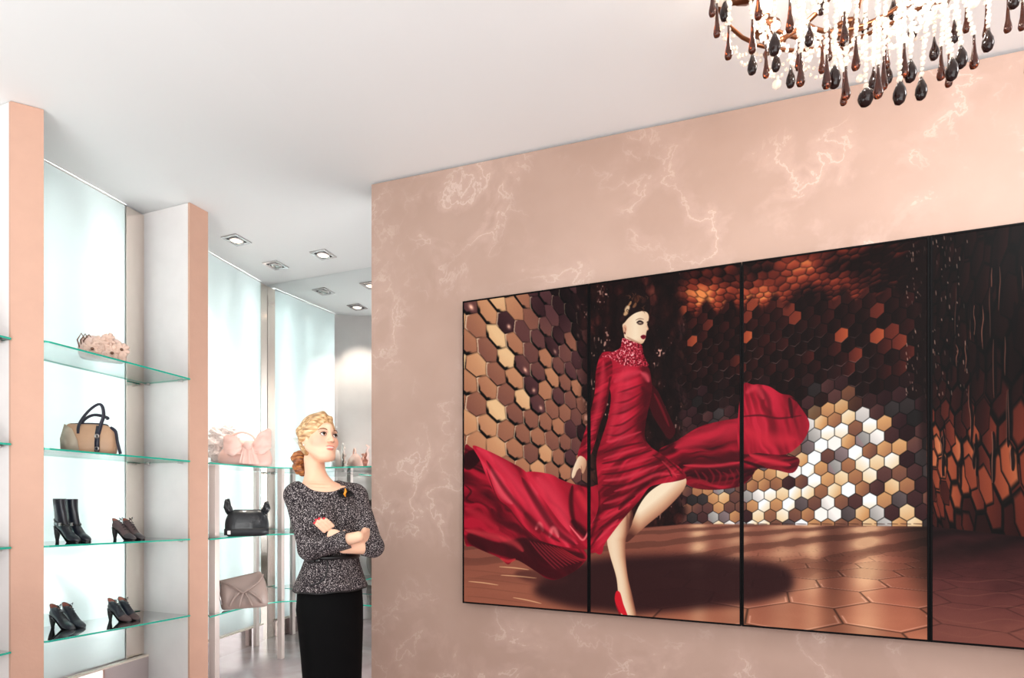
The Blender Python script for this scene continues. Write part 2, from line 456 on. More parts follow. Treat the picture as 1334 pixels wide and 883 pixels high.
for z, w in ((1.546, 'top'), (1.016, 'middle'), (.478, 'lowest')):
    pl = fl+back2
    br = [Vector((p.x, p.y, z)) for p in (CORNER+MN*.03-BK*.03+MU*.03, CORNER+MN*.03+MU*.9)]
    shelf(pl, [z]*len(pl), 'curved corner glass shelf with bags, %s of the three' % w, 'bag shelves', br)
def post(p, w, d, ztop, label):
    m = MB(); m.prism([p-u_*w-v_*d for u_, v_ in ((SIDE, ALONG), (-SIDE, ALONG), (-SIDE, -ALONG), (SIDE, -ALONG))], ztop)
    o = m.build('shelf_post', M_CHROME, origin=p, bevel=.002); return tag(o, label, 'post', 'chrome shelf posts')
post(Vector((at(279, 700, 3.86).x, 3.86, 0)), .030, .020, 1.534, 'square chrome shelf post beside the pink pillar')
post(Vector((at(366, 700, 4.36).x, 4.36, 0)), .022, .018, 1.534, 'square chrome shelf post to the left of the woman')
post(Vector((at(334, 700, 4.74).x, 4.74, 0)), .018, .018, 1.534, 'square chrome shelf post near the mirror corner')
# ---------------------------------------------------------------- picture shown by the video wall
# painted with numpy into a flat image (the screens show a flat picture)
def paint_picture():
    S = 2.0
    PX0, PY0, PX1, PY1 = 598, 280, 1516, 872
    W, H = int((PX1-PX0)*S), int((PY1-PY0)*S)
    rng = np.random.RandomState(7)
    xs = (np.arange(W, dtype=np.float32)+.5)/S+PX0
    ys = (np.arange(H, dtype=np.float32)+.5)/S+PY0
    X, Y = np.meshgrid(xs, ys)
    img = np.zeros((H, W, 3), np.float32)

    def col(r, g, b): return np.array([r, g, b], np.float32)/255.
    def sm(a, b, x):
        t = np.clip((x-a)/(b-a), 0, 1); return t*t*(3-2*t)
    grids = [rng.rand(64, 64).astype(np.float32) for _ in range(6)]
    def vnoise(u, v, k=0):
        g = grids[k % 6]
        iu = np.floor(u).astype(int); iv = np.floor(v).astype(int)
        fu = u-iu; fv = v-iv
        fu = fu*fu*(3-2*fu); fv = fv*fv*(3-2*fv)
        a = g[iv % 64, iu % 64]; b = g[iv % 64, (iu+1) % 64]
        c = g[(iv+1) % 64, iu % 64]; d = g[(iv+1) % 64, (iu+1) % 64]
        return (a+(b-a)*fu)*(1-fv)+(c+(d-c)*fu)*fv
    def fbm(u, v, k=0, o=3):
        s = 0; a = 1; t = 0
        for i in range(o):
            s = s+a*vnoise(u*2**i+7*i, v*2**i+3*i, k+i); t += a; a *= .55
        return s/t
    def spline(p, closed=True, n=6):
        p = np.array(p, float); m = len(p); out = []
        for i in range(m if closed else m-1):
            if closed: a, b, c, d = p[i-1], p[i], p[(i+1) % m], p[(i+2) % m]
            else: a, b, c, d = p[max(i-1, 0)], p[i], p[i+1], p[min(i+2, m-1)]
            for k in range(n):
                t = k/n
                out.append(.5*((2*b)+(-a+c)*t+(2*a-5*b+4*c-d)*t*t+(-a+3*b-3*c+d)*t**3))
        if not closed: out.append(p[-1])
        return np.array(out)
    def poly(pts, smooth=True, blur=0):
        p = spline(pts) if smooth else np.array(pts, float)
        q = (p-[PX0, PY0])*S
        m = np.zeros((H, W), np.float32)
        y0 = max(0, int(q[:, 1].min())-1); y1 = min(H, int(q[:, 1].max())+2)
        a = q; b = np.roll(q, -1, 0)
        for yy in range(y0, y1):
            for sub in (.25, .75):
                y = yy+sub
                hit = ((a[:, 1] <= y) & (b[:, 1] > y)) | ((b[:, 1] <= y) & (a[:, 1] > y))
                if not hit.any(): continue
                A = a[hit]; B = b[hit]
                cx = np.sort(A[:, 0]+(y-A[:, 1])*(B[:, 0]-A[:, 0])/(B[:, 1]-A[:, 1]))
                for i in range(0, len(cx)-1, 2):
                    l = max(0., cx[i]); r = min(float(W), cx[i+1])
                    if r <= l: continue
                    i0 = int(l); i1 = min(int(r), W-1)
                    if i0 == i1: m[yy, i0] += .5*(r-l)
                    else:
                        m[yy, i0] += .5*(i0+1-l); m[yy, i0+1:i1] += .5; m[yy, i1] += .5*(r-i1)
        m = np.clip(m, 0, 1)
        return gblur(m, blur) if blur else m
    def box(m, r):
        for ax in (0, 1):
            pad = [(0, 0), (0, 0)]; pad[ax] = (r+1, r)
            c = np.cumsum(np.pad(m, pad, mode='edge'), axis=ax, dtype=np.float64)
            n = 2*r+1
            m = ((c[n:] - c[:-n]) if ax == 0 else (c[:, n:] - c[:, :-n]))/n
        return m.astype(np.float32)
    def gblur(m, px):
        r = max(1, int(px*S*.6))
        return box(box(m, r), r)
    def over(mask, c, y0=None):
        nonlocal img
        c = np.asarray(c, np.float32)
        img = img*(1-mask[..., None])+c*mask[..., None]
    def stroke(pts, w, c, a=1., soft=.6, clip=None, taper=True, mode='mix'):
        """soft brush line; w is the half-width in px at its middle"""
        p = spline(pts, False, 5)
        x0 = max(0, int((p[:, 0].min()-PX0-w*2-3)*S)); x1 = min(W, int((p[:, 0].max()-PX0+w*2+3)*S))
        y0 = max(0, int((p[:, 1].min()-PY0-w*2-3)*S)); y1 = min(H, int((p[:, 1].max()-PY0+w*2+3)*S))
        if x1 <= x0 or y1 <= y0: return
        gx = X[y0:y1, x0:x1]; gy = Y[y0:y1, x0:x1]
        best = np.full(gx.shape, 1e9, np.float32)
        n = len(p)-1
        for i in range(n):
            ax, ay = p[i]; bx, by = p[i+1]; dx, dy = bx-ax, by-ay
            L = dx*dx+dy*dy+1e-9
            t = np.clip(((gx-ax)*dx+(gy-ay)*dy)/L, 0, 1)
            f = (i+t)/n
            ww = w*(np.sqrt(np.clip(4*f*(1-f), .02, 1)) if taper else 1.)
            d = np.hypot(gx-ax-t*dx, gy-ay-t*dy)/ww
            best = np.minimum(best, d)
        m = a*(1-sm(1-soft, 1+soft*.6, best))
        if clip is not None: m = m*clip[y0:y1, x0:x1]
        sub = img[y0:y1, x0:x1]
        img[y0:y1, x0:x1] = sub*(1-m[..., None])+np.asarray(c, np.float32)*m[..., None]
    def hexes(u, v):
        """pointy-top hexagons of radius 1: cell id, local offset, distance to the rim (0 rim .. 1 centre)"""
        q3 = np.sqrt(3.)
        def cand(r):
            odd = (r % 2)*.5
            c = np.round(u/q3-odd)
            return c, r, u-(c+odd)*q3, v-r*1.5
        r0 = np.floor(v/1.5)
        c0, ra, ua, va = cand(r0); c1, rb, ub, vb = cand(r0+1)
        pick = (ua*ua+va*va) <= (ub*ub+vb*vb)
        c = np.where(pick, c0, c1); r = np.where(pick, ra, rb)
        lu = np.where(pick, ua, ub); lv = np.where(pick, va, vb)
        d = np.maximum(np.abs(lu), np.maximum(np.abs(lu*.5+lv*q3/2), np.abs(lu*.5-lv*q3/2)))/(q3/2)
        return c, r, lu, lv, 1-d
    def rnd(c, r, k):
        h = np.sin(c*12.9898+r*78.233+k*37.719)*43758.5453
        return (h-np.floor(h)).astype(np.float32)
    def mixc(stops, t):
        t = np.clip(t, 0, 1)
        out = np.zeros(t.shape+(3,), np.float32)
        for ch in range(3):
            out[..., ch] = np.interp(t, [s[0] for s in stops], [s[1][ch]/255. for s in stops])
        return out

    # -------- left wall of copper hexagons
    vx = 1100.
    u = 18139./np.clip(vx-X, 60, None); v = (Y-655)*2/(.0583*np.clip(vx-X, 60, None))
    u = u*.8+.07*np.sin(v*1.7+u*.6); v = v*.82+.07*np.sin(u*1.9)
    c, r, lu, lv, e = hexes(u, v)
    k1 = rnd(c, r, 1); k2 = rnd(c, r, 2); k3 = rnd(c, r, 3)
    light = 1.04-.66*sm(640, 810, X+.14*(560-Y))+.12*(k2-.5)
    light = light-.45*sm(470, 385, Y)*sm(640, 740, X)
    t = np.clip(light*.74+(k1-.5)*.5, 0, 1)
    dark = k3 < .17
    t = np.where(dark, t*.38, t)
    wall = mixc([(0, (20, 8, 10)), (.14, (44, 20, 24)), (.3, (84, 48, 50)), (.5, (134, 82, 66)), (.68, (172, 112, 82)), (.86, (206, 146, 104)), (1, (236, 190, 140))], t+.05*lu-.05*lv)
    gl = .8*np.exp(-((lu-.35)**2+(lv-.25)**2)*30)*dark*(.3+.7*sm(790, 640, X))
    wall += gl[..., None]*col(255, 210, 170)*.9
    rim = sm(.13, .03, e)
    side = sm(.15, .6, (lu*.55-lv*.85)*-1)             # lower left rims in shade
    rim = np.maximum(rim, sm(.34, .2, e)*side*(k2 > .45))
    wall *= (1-rim*(.3+.65*side)*np.where(k2 > .3, 1., .45))[..., None]
    hi = sm(.15, .07, e)*sm(.5, .8, -lu)*(k1 < .55)*(.25+.75*sm(800, 620, X))
    wall = wall*(1-.75*hi[..., None])+.75*hi[..., None]*col(246, 206, 170)
    img[:] = wall

    # -------- dark curtain behind the dancer
    m = sm(752, 778, X+.05*(560-Y))*sm(905, 880, X+6*np.sin(Y*.09))
    n = fbm(X*.12, Y*.05, 1)
    dk = mixc([(0, (12, 3, 4)), (.5, (30, 9, 9)), (.75, (62, 24, 20)), (1, (96, 44, 34))], n*.85+.35*sm(470, 380, Y)*n+.18*sm(560, 660, Y)-.12)
    sp = vnoise(X*.55, Y*.3, 2)*vnoise(X*.11, Y*.07, 3)
    dk = dk+(sm(.56, .8, sp)[..., None])*col(220, 180, 160)*.75
    c, r, lu, lv, e = hexes((X-700)/8.+Y*.02, Y/9.)
    dk *= (.72+.5*rnd(c, r, 4)*sm(0, .25, e))[..., None]
    over(m*.94, dk)

    # -------- back wall
    P = 1/np.clip(1.9-(X-880)*.00235, .35, 3)          # wall comes nearer towards the right
    cw = 15.2+(X-980)*.024                               # hexagon width in px
    u = np.sqrt(3.)*np.log(np.clip(15.2+(X-980)*.024, 4, 60)/15.2)/.024
    v = (Y-683+.008*(X-1000))/(cw*.575)-.25
    c, r, lu, lv, e = hexes(u, v)
    k1 = rnd(c, r, 11); k2 = rnd(c, r, 12); k3 = rnd(c, r, 13)
    cxp = X-lu*cw/1.732; cyp = Y-lv*cw*.575
    glow = np.exp(-(((cxp-1060)/165)**2+((cyp-640)/92)**2))*1.08+.75*np.exp(-(((cxp-1110)/66)**2+((cyp-570)/62)**2))
    glow = glow+.5*sm(650, 685, cyp)*sm(890, 960, cxp)*.8
    glow = glow*(1-.55*sm(1150, 1215, cxp+.4*(600-cyp)))
    tt = np.clip(glow*(.2+.78*k1)*(1-.6*(k3 < .2))+.06, 0, 1.2)
    low = mixc([(0, (22, 6, 6)), (.12, (44, 20, 24)), (.28, (92, 56, 52)), (.45, (160, 104, 72)), (.62, (216, 158, 104)), (.8, (244, 212, 168)), (.95, (255, 244, 226)), (1, (255, 255, 255))], tt*(1+.18*lu*(k2-.5)*2-.1*lv))
    greyer = (k2 > .72)[..., None]
    low = np.where(greyer, low.mean(-1, keepdims=True)*np.where(low.mean(-1, keepdims=True) > .55, np.array([1.02, .98, .95], np.float32), np.array([1.10, .93, .93], np.float32)), low)
    up = np.clip(1-np.abs(cyp-432-.02*(cxp-1000))/62, 0, 1)*(k1 > .76)*(.15+.75*k2)+.17*k3*sm(530, 440, cyp)
    up = up*(1-.75*sm(1150, 1215, cxp))
    hot = ((np.abs(cxp-905) < 16) | (np.abs(cxp-985) < 22))
    upc = mixc([(0, (18, 4, 4)), (.2, (52, 16, 14)), (.45, (110, 42, 30)), (.75, (170, 74, 44)), (1, (226, 122, 66))], up*(1+.3*hot)+.1*lu)
    wgt = sm(490, 545, cyp+70*(k3-.5))
    bw = upc*(1-wgt[..., None])+low*wgt[..., None]
    rim = sm(.10, .02, e)
    bw *= (1-rim*.7)[..., None]
    hl = sm(.17, .09, e)*sm(.35, .75, lv)*(k2 > .5)*(1-wgt)*sm(1180, 1100, X)*sm(400, 470, Y)
    bw = bw*(1-.5*hl[..., None])+.5*hl[..., None]*col(150, 110, 105)
    mb = sm(884, 896, X+4*np.sin(Y*.13))*sm(1216, 1206, X)
    over(mb, bw)
    # gallery ceiling: the same plates seen edge on
    yb = 408-.085*(X-900)
    q = np.clip((yb-Y)/90., 0, 2)
    u = (X-1000)/(7.5+6*q)+1.2*fbm(X*.03, Y*.03, 2); v = 15*np.log(1+q*1.6)+1.5*fbm(X*.04, Y*.05, 3)
    c, r, lu, lv, e = hexes(u*1.2, v)
    k1 = rnd(c, r, 21)
    fl = fbm(X*.018+3, Y*.026, 4)
    tt = .04+.70*(fl-.37)*2+.3*(k1-.5)-.45*sm(1090, 1200, X)-.35*sm(900, 870, X)
    tt += .45*np.exp(-(((X-915)/26)**2+((Y-384)/30)**2))+.3*np.exp(-(((X-1025)/26)**2+((Y-345)/22)**2))
    cc = mixc([(0, (20, 4, 4)), (.22, (62, 18, 14)), (.5, (118, 40, 26)), (.75, (170, 68, 42)), (1, (236, 136, 74))], tt+.2*lv-.1*lu)
    cc *= (1-.6*sm(.3, .03, e)*(.4+.6*rnd(c, r, 22)))[..., None]
    mt = sm(0, 14, yb-Y+9*np.sin(X*.21))*sm(872, 905, X)*sm(1214, 1190, X)
    over(mt, cc)

    # -------- right wall of long copper plates
    sx = (X-1150)*.0105
    u = 10.5*np.log(np.clip(sx, .2, 9)); v = (Y-520)/(20*np.clip(sx, .3, 5))
    for layer in range(2):
        c, r, lu, lv, e = hexes(u*1.05+layer*.8+.25*np.sin(v), v*.95+layer*.7)
        k1 = rnd(c, r, 31+layer); k2 = rnd(c, r, 33+layer)
        cy = Y-lv*20*np.clip(sx, .3, 5)
        lit = np.exp(-((cy-600-.12*(X-1212))/72.)**2)*(.25+.65*k1)+.05*k2
        pc = mixc([(0, (16, 4, 4)), (.2, (48, 14, 12)), (.45, (112, 44, 30)), (.7, (166, 78, 48)), (1, (226, 140, 92))], lit+.2*lu*(k2-.3))
        pc *= (1-.9*sm(.3*(.4+k1), .08, e))[..., None]
        mr = sm(1205, 1212, X)*((k2 > (.0 if layer == 0 else .45))*1.)
        if layer: mr = mr*sm(.02, .08, e)
        over(mr, pc)
    for i in range(80):                                   # gaps and glints between the plates
        x = 1214+rng.rand()**.8*300; y = 300+rng.rand()*300; L = 20+rng.rand()*60
        w = .5+1.1*(x-1190)/150
        pts = [(x+rng.randn()*.8, y+L*t) for t in (0, .3, .6, 1)]
        stroke([(a+w*1.8, b) for a, b in pts], w*2.6, col(8, 2, 3), .9, .5)
        if rng.rand() < .8: stroke(pts, w*.55, col(200, 128, 104), .35+.5*rng.rand(), .8)
    for i in range(150):
        x = 1180+rng.rand()**1.5*80; y = 300+rng.rand()*220
        stroke([(x, y), (x+.6, y+2+rng.rand()*5)], .6, col(220, 180, 160), .2+.6*rng.rand(), .8)
    over(sm(1193, 1203, X)*sm(1216, 1208, X)*sm(640, 520, Y)*.7, col(16, 4, 4))

    # -------- floor
    fy = 682+.012*(X-900)+.10*np.clip(X-1212, 0, None)-np.clip(890-X, 0, None)*-.0
    left = np.clip((900-X)/140., 0, 1)
    fy = fy+left*14
    d = np.clip((Y-655)/200., .03, 2)
    base = mixc([(0, (150, 92, 70)), (.35, (150, 88, 66)), (.7, (172, 106, 76)), (1, (200, 130, 92))], (Y-680)/150.+.35*(fbm(X*.012, Y*.05, 2)-.5))
    streak = np.exp(-((X-1128)/22)**2)*1.0+.7*np.exp(-((X-1058)/14)**2)+.75*np.exp(-((X-910)/12)**2)+.45*np.exp(-((X-960)/18)**2)+.5*np.exp(-((X-1020)/22)**2)
    wave = .5+.5*np.sin(np.log(d)*34+.06*X*np.exp(-d*2)+2.2*fbm(X*.03, Y*.04, 1))
    streak *= (.5+.8*(wave-.3)*sm(.9, .2, d))*(1-.25*sm(.25, .8, d))*sm(0, .03, d-.12)*1.25
    base = base*(1-np.clip(streak, 0, .9)[..., None])+np.clip(streak, 0, .9)[..., None]*col(250, 206, 150)
    base *= (1-.20*(wave < .35)*sm(.6, .25, d))[..., None]
    dkr = sm(1135, 1215, X+(690-Y)*.4)*.72+.25*sm(1060, 1085, X)*sm(1120, 1085, X)
    dkr = dkr*(1-.45*sm(770, 840, Y))
    base *= (1-dkr)[..., None]*np.array([1, .93, .98], np.float32)[None, None]
    hx = (X-1000)/(94*d); hv = 5.5/d
    c, r, lu, lv, e = hexes(hx+.4, hv)
    ln = sm(.05, .0, e)*sm(.22, .5, d)*.5*sm(800, 860, X)
    base *= (1-ln)[..., None]
    base += (sm(.12, .08, e)*sm(.05, .08, e)*(lv < 0)*sm(.3, .5, d)*.16*sm(870, 930, X))[..., None]
    base *= (.9+.2*(rnd(c, r, 41)-.3)*sm(.2, .5, d)*sm(820, 900, X))[..., None]
    over(sm(-1.2, 1.2, Y-fy), base)
    for x in range(968, 1210, 17):
        stroke([(x, 682), (x+15, 682.6)], .7, col(60, 30, 24), .7, .6)
    fl2 = sm(1212, 1214, X)*sm(-1.2, 1.2, Y-fy)
    rd = mixc([(0, (34, 12, 14)), (.5, (92, 46, 44)), (1, (128, 72, 62))], (Y-690)/140.+.3*(fbm(X*.02, Y*.06, 3)-.5))
    rd *= (1-.35*wave*sm(.7, .3, d))[..., None]
    rd = rd*(1-.5*ln[..., None])
    over(fl2, rd)
    for a in range(5):
        y = 752+a*17
        stroke([(1214, y), (1262, y+6+a), (1310, y+3), (1380, y+14), (1515, y+18)], .7, col(150, 92, 74), .28, .8)
    # shadow of the dancer and of the train
    over(poly([(695, 770), (730, 742), (790, 726), (900, 722), (985, 730), (1028, 742), (1030, 770), (985, 785), (915, 792), (830, 800), (790, 796), (740, 790)], blur=9)*.93, col(42, 18, 20))
    over(poly([(670, 747), (690, 742), (740, 755), (720, 762), (690, 758)], blur=4)*.55, col(60, 26, 26))
    for a in ((650, 738, 690, 742), (652, 749, 700, 753), (668, 778, 706, 786), (610, 757, 650, 762)):
        stroke([(a[0], a[1]), (.5*(a[0]+a[2]), .5*(a[1]+a[3])-.6), (a[2], a[3])], .8, col(232, 176, 130), .8, .7)
    for y in (742, 752, 764, 776):
        stroke([(606, y), (640, y+3), (700, y+11)], .8, col(110, 62, 46), .35, .8)

    # -------- the dancer's train, left
    R0, R1, R2, R3, R4 = (40, 4, 11), (112, 10, 26), (170, 20, 42), (208, 36, 60), (238, 92, 104)
    def cloth(mask, ang, f, seed, lo=.0, hi=1., warp=6., along=.16):
        ca, sa = np.cos(ang), np.sin(ang)
        w = warp*(fbm(X*.02+seed, Y*.02, seed)-.5)*2
        a = (X*ca+Y*sa); b = (-X*sa+Y*ca)+w*2
        n = .6*vnoise(b*f, a*f*along+seed, seed)+.4*vnoise(b*f*2.3+9, a*f*along*1.7, seed+1)
        n = np.clip((n-.22)*1.75, 0, 1)
        over(mask, mixc([(0, R0), (.36, R1), (.66, R2), (.88, R3), (1, R4)], lo-.04+(hi-lo)*n))
    under = poly([(605, 590), (616, 584), (650, 612), (704, 672), (761, 716), (757, 737), (728, 754), (712, 753), (700, 745), (673, 729), (662, 735), (650, 726), (618, 712), (605, 700)])
    cloth(under, .62, .14, 1, .1, .72, 8)
    over(poly([(612, 694), (650, 706), (690, 700), (740, 716), (760, 722), (756, 738), (728, 755), (700, 746), (672, 730), (640, 720), (612, 708)], blur=2)*under*.85, col(52, 8, 14))
    for a in range(9):
        stroke([(690+a*5, 704+a*1.2), (705+a*6, 722+a*.6), (725+a*5, 742-a*1.6)], 1.2, col(150+a*6, 36, 48), .6, .8, under)
    over(poly([(604, 595), (616, 586), (628, 594), (622, 604), (612, 612), (604, 608)], blur=1)*.9, col(34, 5, 10))
    stroke([(606, 632), (614, 640), (608, 650), (618, 655)], 1.5, col(60, 6, 14), .8, .6, under)
    stroke([(640, 662), (655, 680), (680, 692), (710, 706)], 5, col(70, 8, 18), .75, .8, under)
    stroke([(606, 690), (640, 698), (668, 706), (682, 718)], 5, col(206, 60, 66), .6, .9, under)
    stroke([(606, 662), (626, 672), (650, 690)], 6, col(190, 34, 52), .6, .9, under)
    stroke([(652, 727), (662, 731), (672, 728)], 2.4, col(206, 52, 56), .7, .7)
    mid = poly([(616, 581), (631, 585), (660, 599), (686, 615), (702, 640), (722, 668), (745, 695), (768, 714), (740, 713), (702, 703), (682, 685), (664, 662), (648, 648), (634, 620), (626, 600)])
    cloth(mid, .95, .1, 2, .45, .95, 5)
    stroke([(622, 584), (650, 603), (680, 640), (716, 684), (752, 708)], 9, col(222, 52, 74), .75, 1, mid)
    stroke([(640, 610), (652, 640), (668, 656)], 5, col(236, 88, 100), .7, .9, mid)
    stroke([(680, 622), (700, 655), (724, 690), (750, 710)], 5, col(84, 10, 22), .8, .8, mid)
    stroke([(684, 668), (692, 680), (704, 694)], 5, col(90, 10, 22), .6, .9, mid)
    stroke([(698, 690), (703, 682), (708, 692)], 3, col(246, 120, 120), .7, .9, mid)
    stroke([(716, 700), (721, 688), (728, 700)], 3.4, col(246, 116, 118), .7, .9, mid)
    stroke([(634, 610), (648, 648), (664, 664), (684, 688), (704, 704)], 1.1, col(96, 10, 22), .8, .6)
    stroke([(634, 600), (660, 640), (700, 684), (730, 706)], 3.5, col(60, 6, 14), .6, .9, mid)
    right = poly([(686, 615), (715, 617), (730, 624), (746, 630), (768, 634), (784, 638), (786, 716), (770, 716), (752, 703), (730, 680), (708, 650), (694, 632)])
    cloth(right, 1.0, .085, 3, .5, .9, 5)
    stroke([(700, 622), (722, 650), (742, 690)], 12, col(226, 58, 78), .7, 1, right)
    stroke([(746, 632), (744, 650), (746, 672), (752, 690)], 3.5, col(62, 6, 14), .9, .8, right)
    stroke([(752, 640), (762, 655), (768, 668)], 7, col(206, 40, 56), .8, .9, right)
    stroke([(745, 678), (757, 690), (768, 700)], 6, col(50, 4, 12), .9, .8, right)
    stroke([(742, 684), (752, 696), (760, 703), (768, 690), (780, 666)], 1.6, col(244, 110, 116), .9, .8)
    stroke([(756, 632), (766, 634), (768, 640)], 2, col(40, 4, 10), .7, .7)

    # -------- train, right
    tr = poly([(858, 588), (880, 575), (911, 556), (940, 548), (966, 541), (968, 510), (982, 501), (1001, 503), (1016, 512), (1031, 516), (1041, 528), (1054, 550), (1050, 568), (1039, 582), (1024, 592), (1039, 596), (1041, 604), (1032, 616), (1010, 612), (988, 610), (978, 622), (962, 634), (925, 638), (896, 632), (880, 610)])
    cloth(tr, -.16, .16, 4, .1, .7, 7)
    stroke([(880, 583), (920, 568), (966, 556), (1000, 556)], 13, col(200, 34, 56), .85, .9, tr)
    stroke([(885, 600), (930, 600), (975, 590), (1040, 588)], 6, col(70, 8, 18), .85, .8, tr)
    stroke([(890, 606), (930, 607), (966, 602)], 2.4, col(206, 46, 62), .8, .8, tr)
    stroke([(900, 620), (930, 616), (964, 612), (986, 618)], 7, col(44, 5, 12), .8, .8, tr)
    stroke([(898, 630), (915, 626), (930, 634)], 2, col(150, 26, 38), .7, .8, tr)
    for a in range(7):
        stroke([(905+a*9, 612+3*np.sin(a*2.)), (912+a*9, 622+3*np.cos(a)), (908+a*9, 632)], 1.7, col(140, 22, 36), .55, .9, tr)
    bulb = poly([(966, 506), (982, 501), (1001, 503), (1016, 512), (1030, 518), (1041, 528), (1054, 550), (1050, 568), (1039, 582), (1022, 592), (990, 590), (962, 584)])
    cloth(bulb, 1.3, .11, 5, .45, .88, 8)
    stroke([(964, 543), (990, 541), (1015, 545), (1045, 541)], 1.6, col(80, 8, 20), .8, .7, bulb)
    stroke([(990, 506), (1000, 520), (1004, 541)], 4, col(96, 10, 24), .7, .9, bulb)
    stroke([(1028, 518), (1030, 530), (1032, 545)], 3, col(60, 6, 16), .9, .7, bulb)
    stroke([(972, 512), (985, 505), (995, 520)], 5, col(226, 60, 76), .6, .9, bulb)
    stroke([(970, 560), (1000, 572), (1036, 572)], 10, col(204, 34, 54), .7, 1, bulb)
    stroke([(976, 592), (1000, 600), (1030, 606)], 4, col(210, 40, 58), .85, .8, tr)
    stroke([(966, 600), (985, 606), (1000, 612)], 2.5, col(30, 4, 8), .8, .8, tr)
    # far arm hangs back
    over(poly([(846, 500), (856, 508), (864, 524), (874, 546), (880, 562), (872, 572), (862, 560), (850, 540), (844, 520)]), col(58, 8, 14))
    stroke([(852, 512), (862, 532), (872, 556)], 2, col(120, 18, 30), .7, .9)

    # -------- legs
    skin = [(0, (84, 42, 34)), (.35, (168, 108, 82)), (.65, (220, 172, 136)), (1, (250, 226, 194))]
    lg = poly([(862, 630), (878, 624), (892, 622), (894, 630), (887, 643), (868, 663), (844, 683), (828, 697), (817, 706), (814, 700), (822, 684), (832, 660), (845, 642)])
    s = ((X-868)*.62+(Y-648)*.78)
    over(lg, mixc(skin, .66-.034*s+.1*sm(890, 860, X)-.5*sm(836, 818, X)))
    l2 = poly([(806, 672), (822, 662), (824, 680), (816, 700), (815, 723), (818, 751), (824, 776), (829, 800), (829, 806), (811, 803), (806, 778), (803, 752), (795, 724), (791, 703), (797, 688)])
    cx = np.interp(Y, [670, 703, 725, 752, 780, 800], [814, 803, 805, 811, 815, 820]); hw = np.interp(Y, [670, 703, 725, 752, 780, 800], [9, 12, 10.5, 8, 9, 9])
    s = (X-cx)/hw
    over(l2, mixc(skin, .84-.34*s*s-.3*s-.2*sm(700, 672, Y)))
    stroke([(817, 668), (818, 690), (816, 712)], 2.2, col(120, 70, 56), .6, .9, l2)
    over(poly([(803, 770), (801, 781), (806, 795), (813, 801), (818, 803), (812, 786), (808, 772)]), col(206, 26, 40))
    stroke([(802, 786), (806, 796), (809, 803)], 1.0, col(150, 16, 30), .9, .6)

    # -------- the dress
    body = poly([(783, 464), (792, 458), (806, 462), (828, 474), (843, 477), (848, 490), (849, 510), (845, 532), (841, 552), (840, 570), (848, 582), (858, 589), (874, 600), (888, 611), (894, 622), (880, 627), (862, 630), (846, 635), (833, 652), (812, 676), (792, 702), (782, 717), (766, 718), (768, 690), (779, 664), (779, 630), (777, 598), (783, 574), (792, 545), (796, 515), (790, 495)])
    cloth(body, -.62, .16, 0, .28, .86, 5)
    tor = sm(600, 560, Y)
    s = (X-np.interp(Y, [460, 500, 550, 600], [818, 822, 815, 812]))/np.interp(Y, [460, 500, 550, 600], [30, 27, 26, 36])
    over(body*tor*.55, mixc([(0, R1), (.35, R2), (.7, R3), (1, (226, 60, 80))], .95-.8*np.abs(s+.15)-.5*sm(.2, .9, s)))
    over(body*tor*sm(.3, .95, s)*.6, col(50, 5, 12))
    for pts, w, cc_, a in [
        ([(800, 498), (815, 488), (836, 484)], 5, (218, 54, 74), .7), ([(836, 486), (842, 490), (845, 497)], 4, (232, 84, 96), .7),
        ([(804, 512), (820, 507), (838, 500)], 1.5, (90, 10, 24), .7), ([(800, 525), (818, 522), (842, 508)], 1.6, (96, 10, 24), .7),
        ([(797, 540), (815, 536), (842, 520)], 1.7, (90, 10, 22), .75), ([(794, 555), (812, 552), (838, 534)], 1.5, (88, 10, 22), .75),
        ([(790, 566), (808, 566), (836, 548)], 1.6, (84, 10, 22), .7), ([(836, 504), (842, 514), (840, 530)], 4, (70, 8, 18), .7),
        ([(842, 545), (838, 560), (842, 575)], 3.5, (60, 6, 14), .7), ([(790, 575), (800, 574), (836, 562)], 2.2, (224, 62, 80), .6),
        ([(786, 590), (810, 582), (838, 576)], 1.8, (74, 8, 18), .8), ([(784, 604), (812, 598), (850, 586)], 1.9, (70, 8, 18), .8),
        ([(786, 598), (812, 590), (842, 582)], 2.4, (222, 56, 74), .6), ([(784, 618), (815, 614), (866, 598)], 1.8, (70, 8, 18), .8),
        ([(784, 612), (815, 606), (856, 594)], 2.4, (214, 50, 68), .6), ([(784, 632), (812, 632), (846, 618), (880, 606)], 2, (74, 8, 18), .8),
        ([(786, 626), (815, 622), (858, 606)], 2.6, (226, 64, 80), .6), ([(786, 646), (812, 644), (836, 630), (884, 616)], 1.8, (80, 8, 18), .75),
        ([(800, 640), (826, 632), (856, 618), (886, 618)], 2.6, (222, 60, 76), .6), ([(784, 664), (806, 658), (828, 646)], 2.2, (70, 8, 18), .8),
        ([(786, 656), (808, 650), (832, 640)], 2.6, (218, 54, 70), .6), ([(780, 690), (798, 676), (818, 660)], 2.2, (76, 8, 18), .8),
        ([(782, 676), (800, 668), (822, 656)], 3, (220, 54, 70), .6), ([(774, 706), (790, 692), (806, 676)], 2.6, (226, 60, 78), .6),
        ([(770, 712), (778, 700), (786, 690)], 1.8, (70, 6, 16), .7), ([(850, 592), (866, 604), (876, 622)], 1.6, (64, 6, 14), .7),
        ([(862, 600), (874, 612), (882, 622)], 1.6, (216, 54, 68), .6), ([(868, 598), (880, 608), (890, 618)], 1.4, (60, 6, 14), .7)]:
        stroke(pts, w, col(*cc_), a, .9, body)
    stroke([(812, 482), (806, 510), (800, 545), (792, 575)], 4.5, col(214, 50, 68), .45, 1, body)
    stroke([(806, 664), (822, 646), (846, 628)], 4, col(52, 5, 12), .7, .9, body)
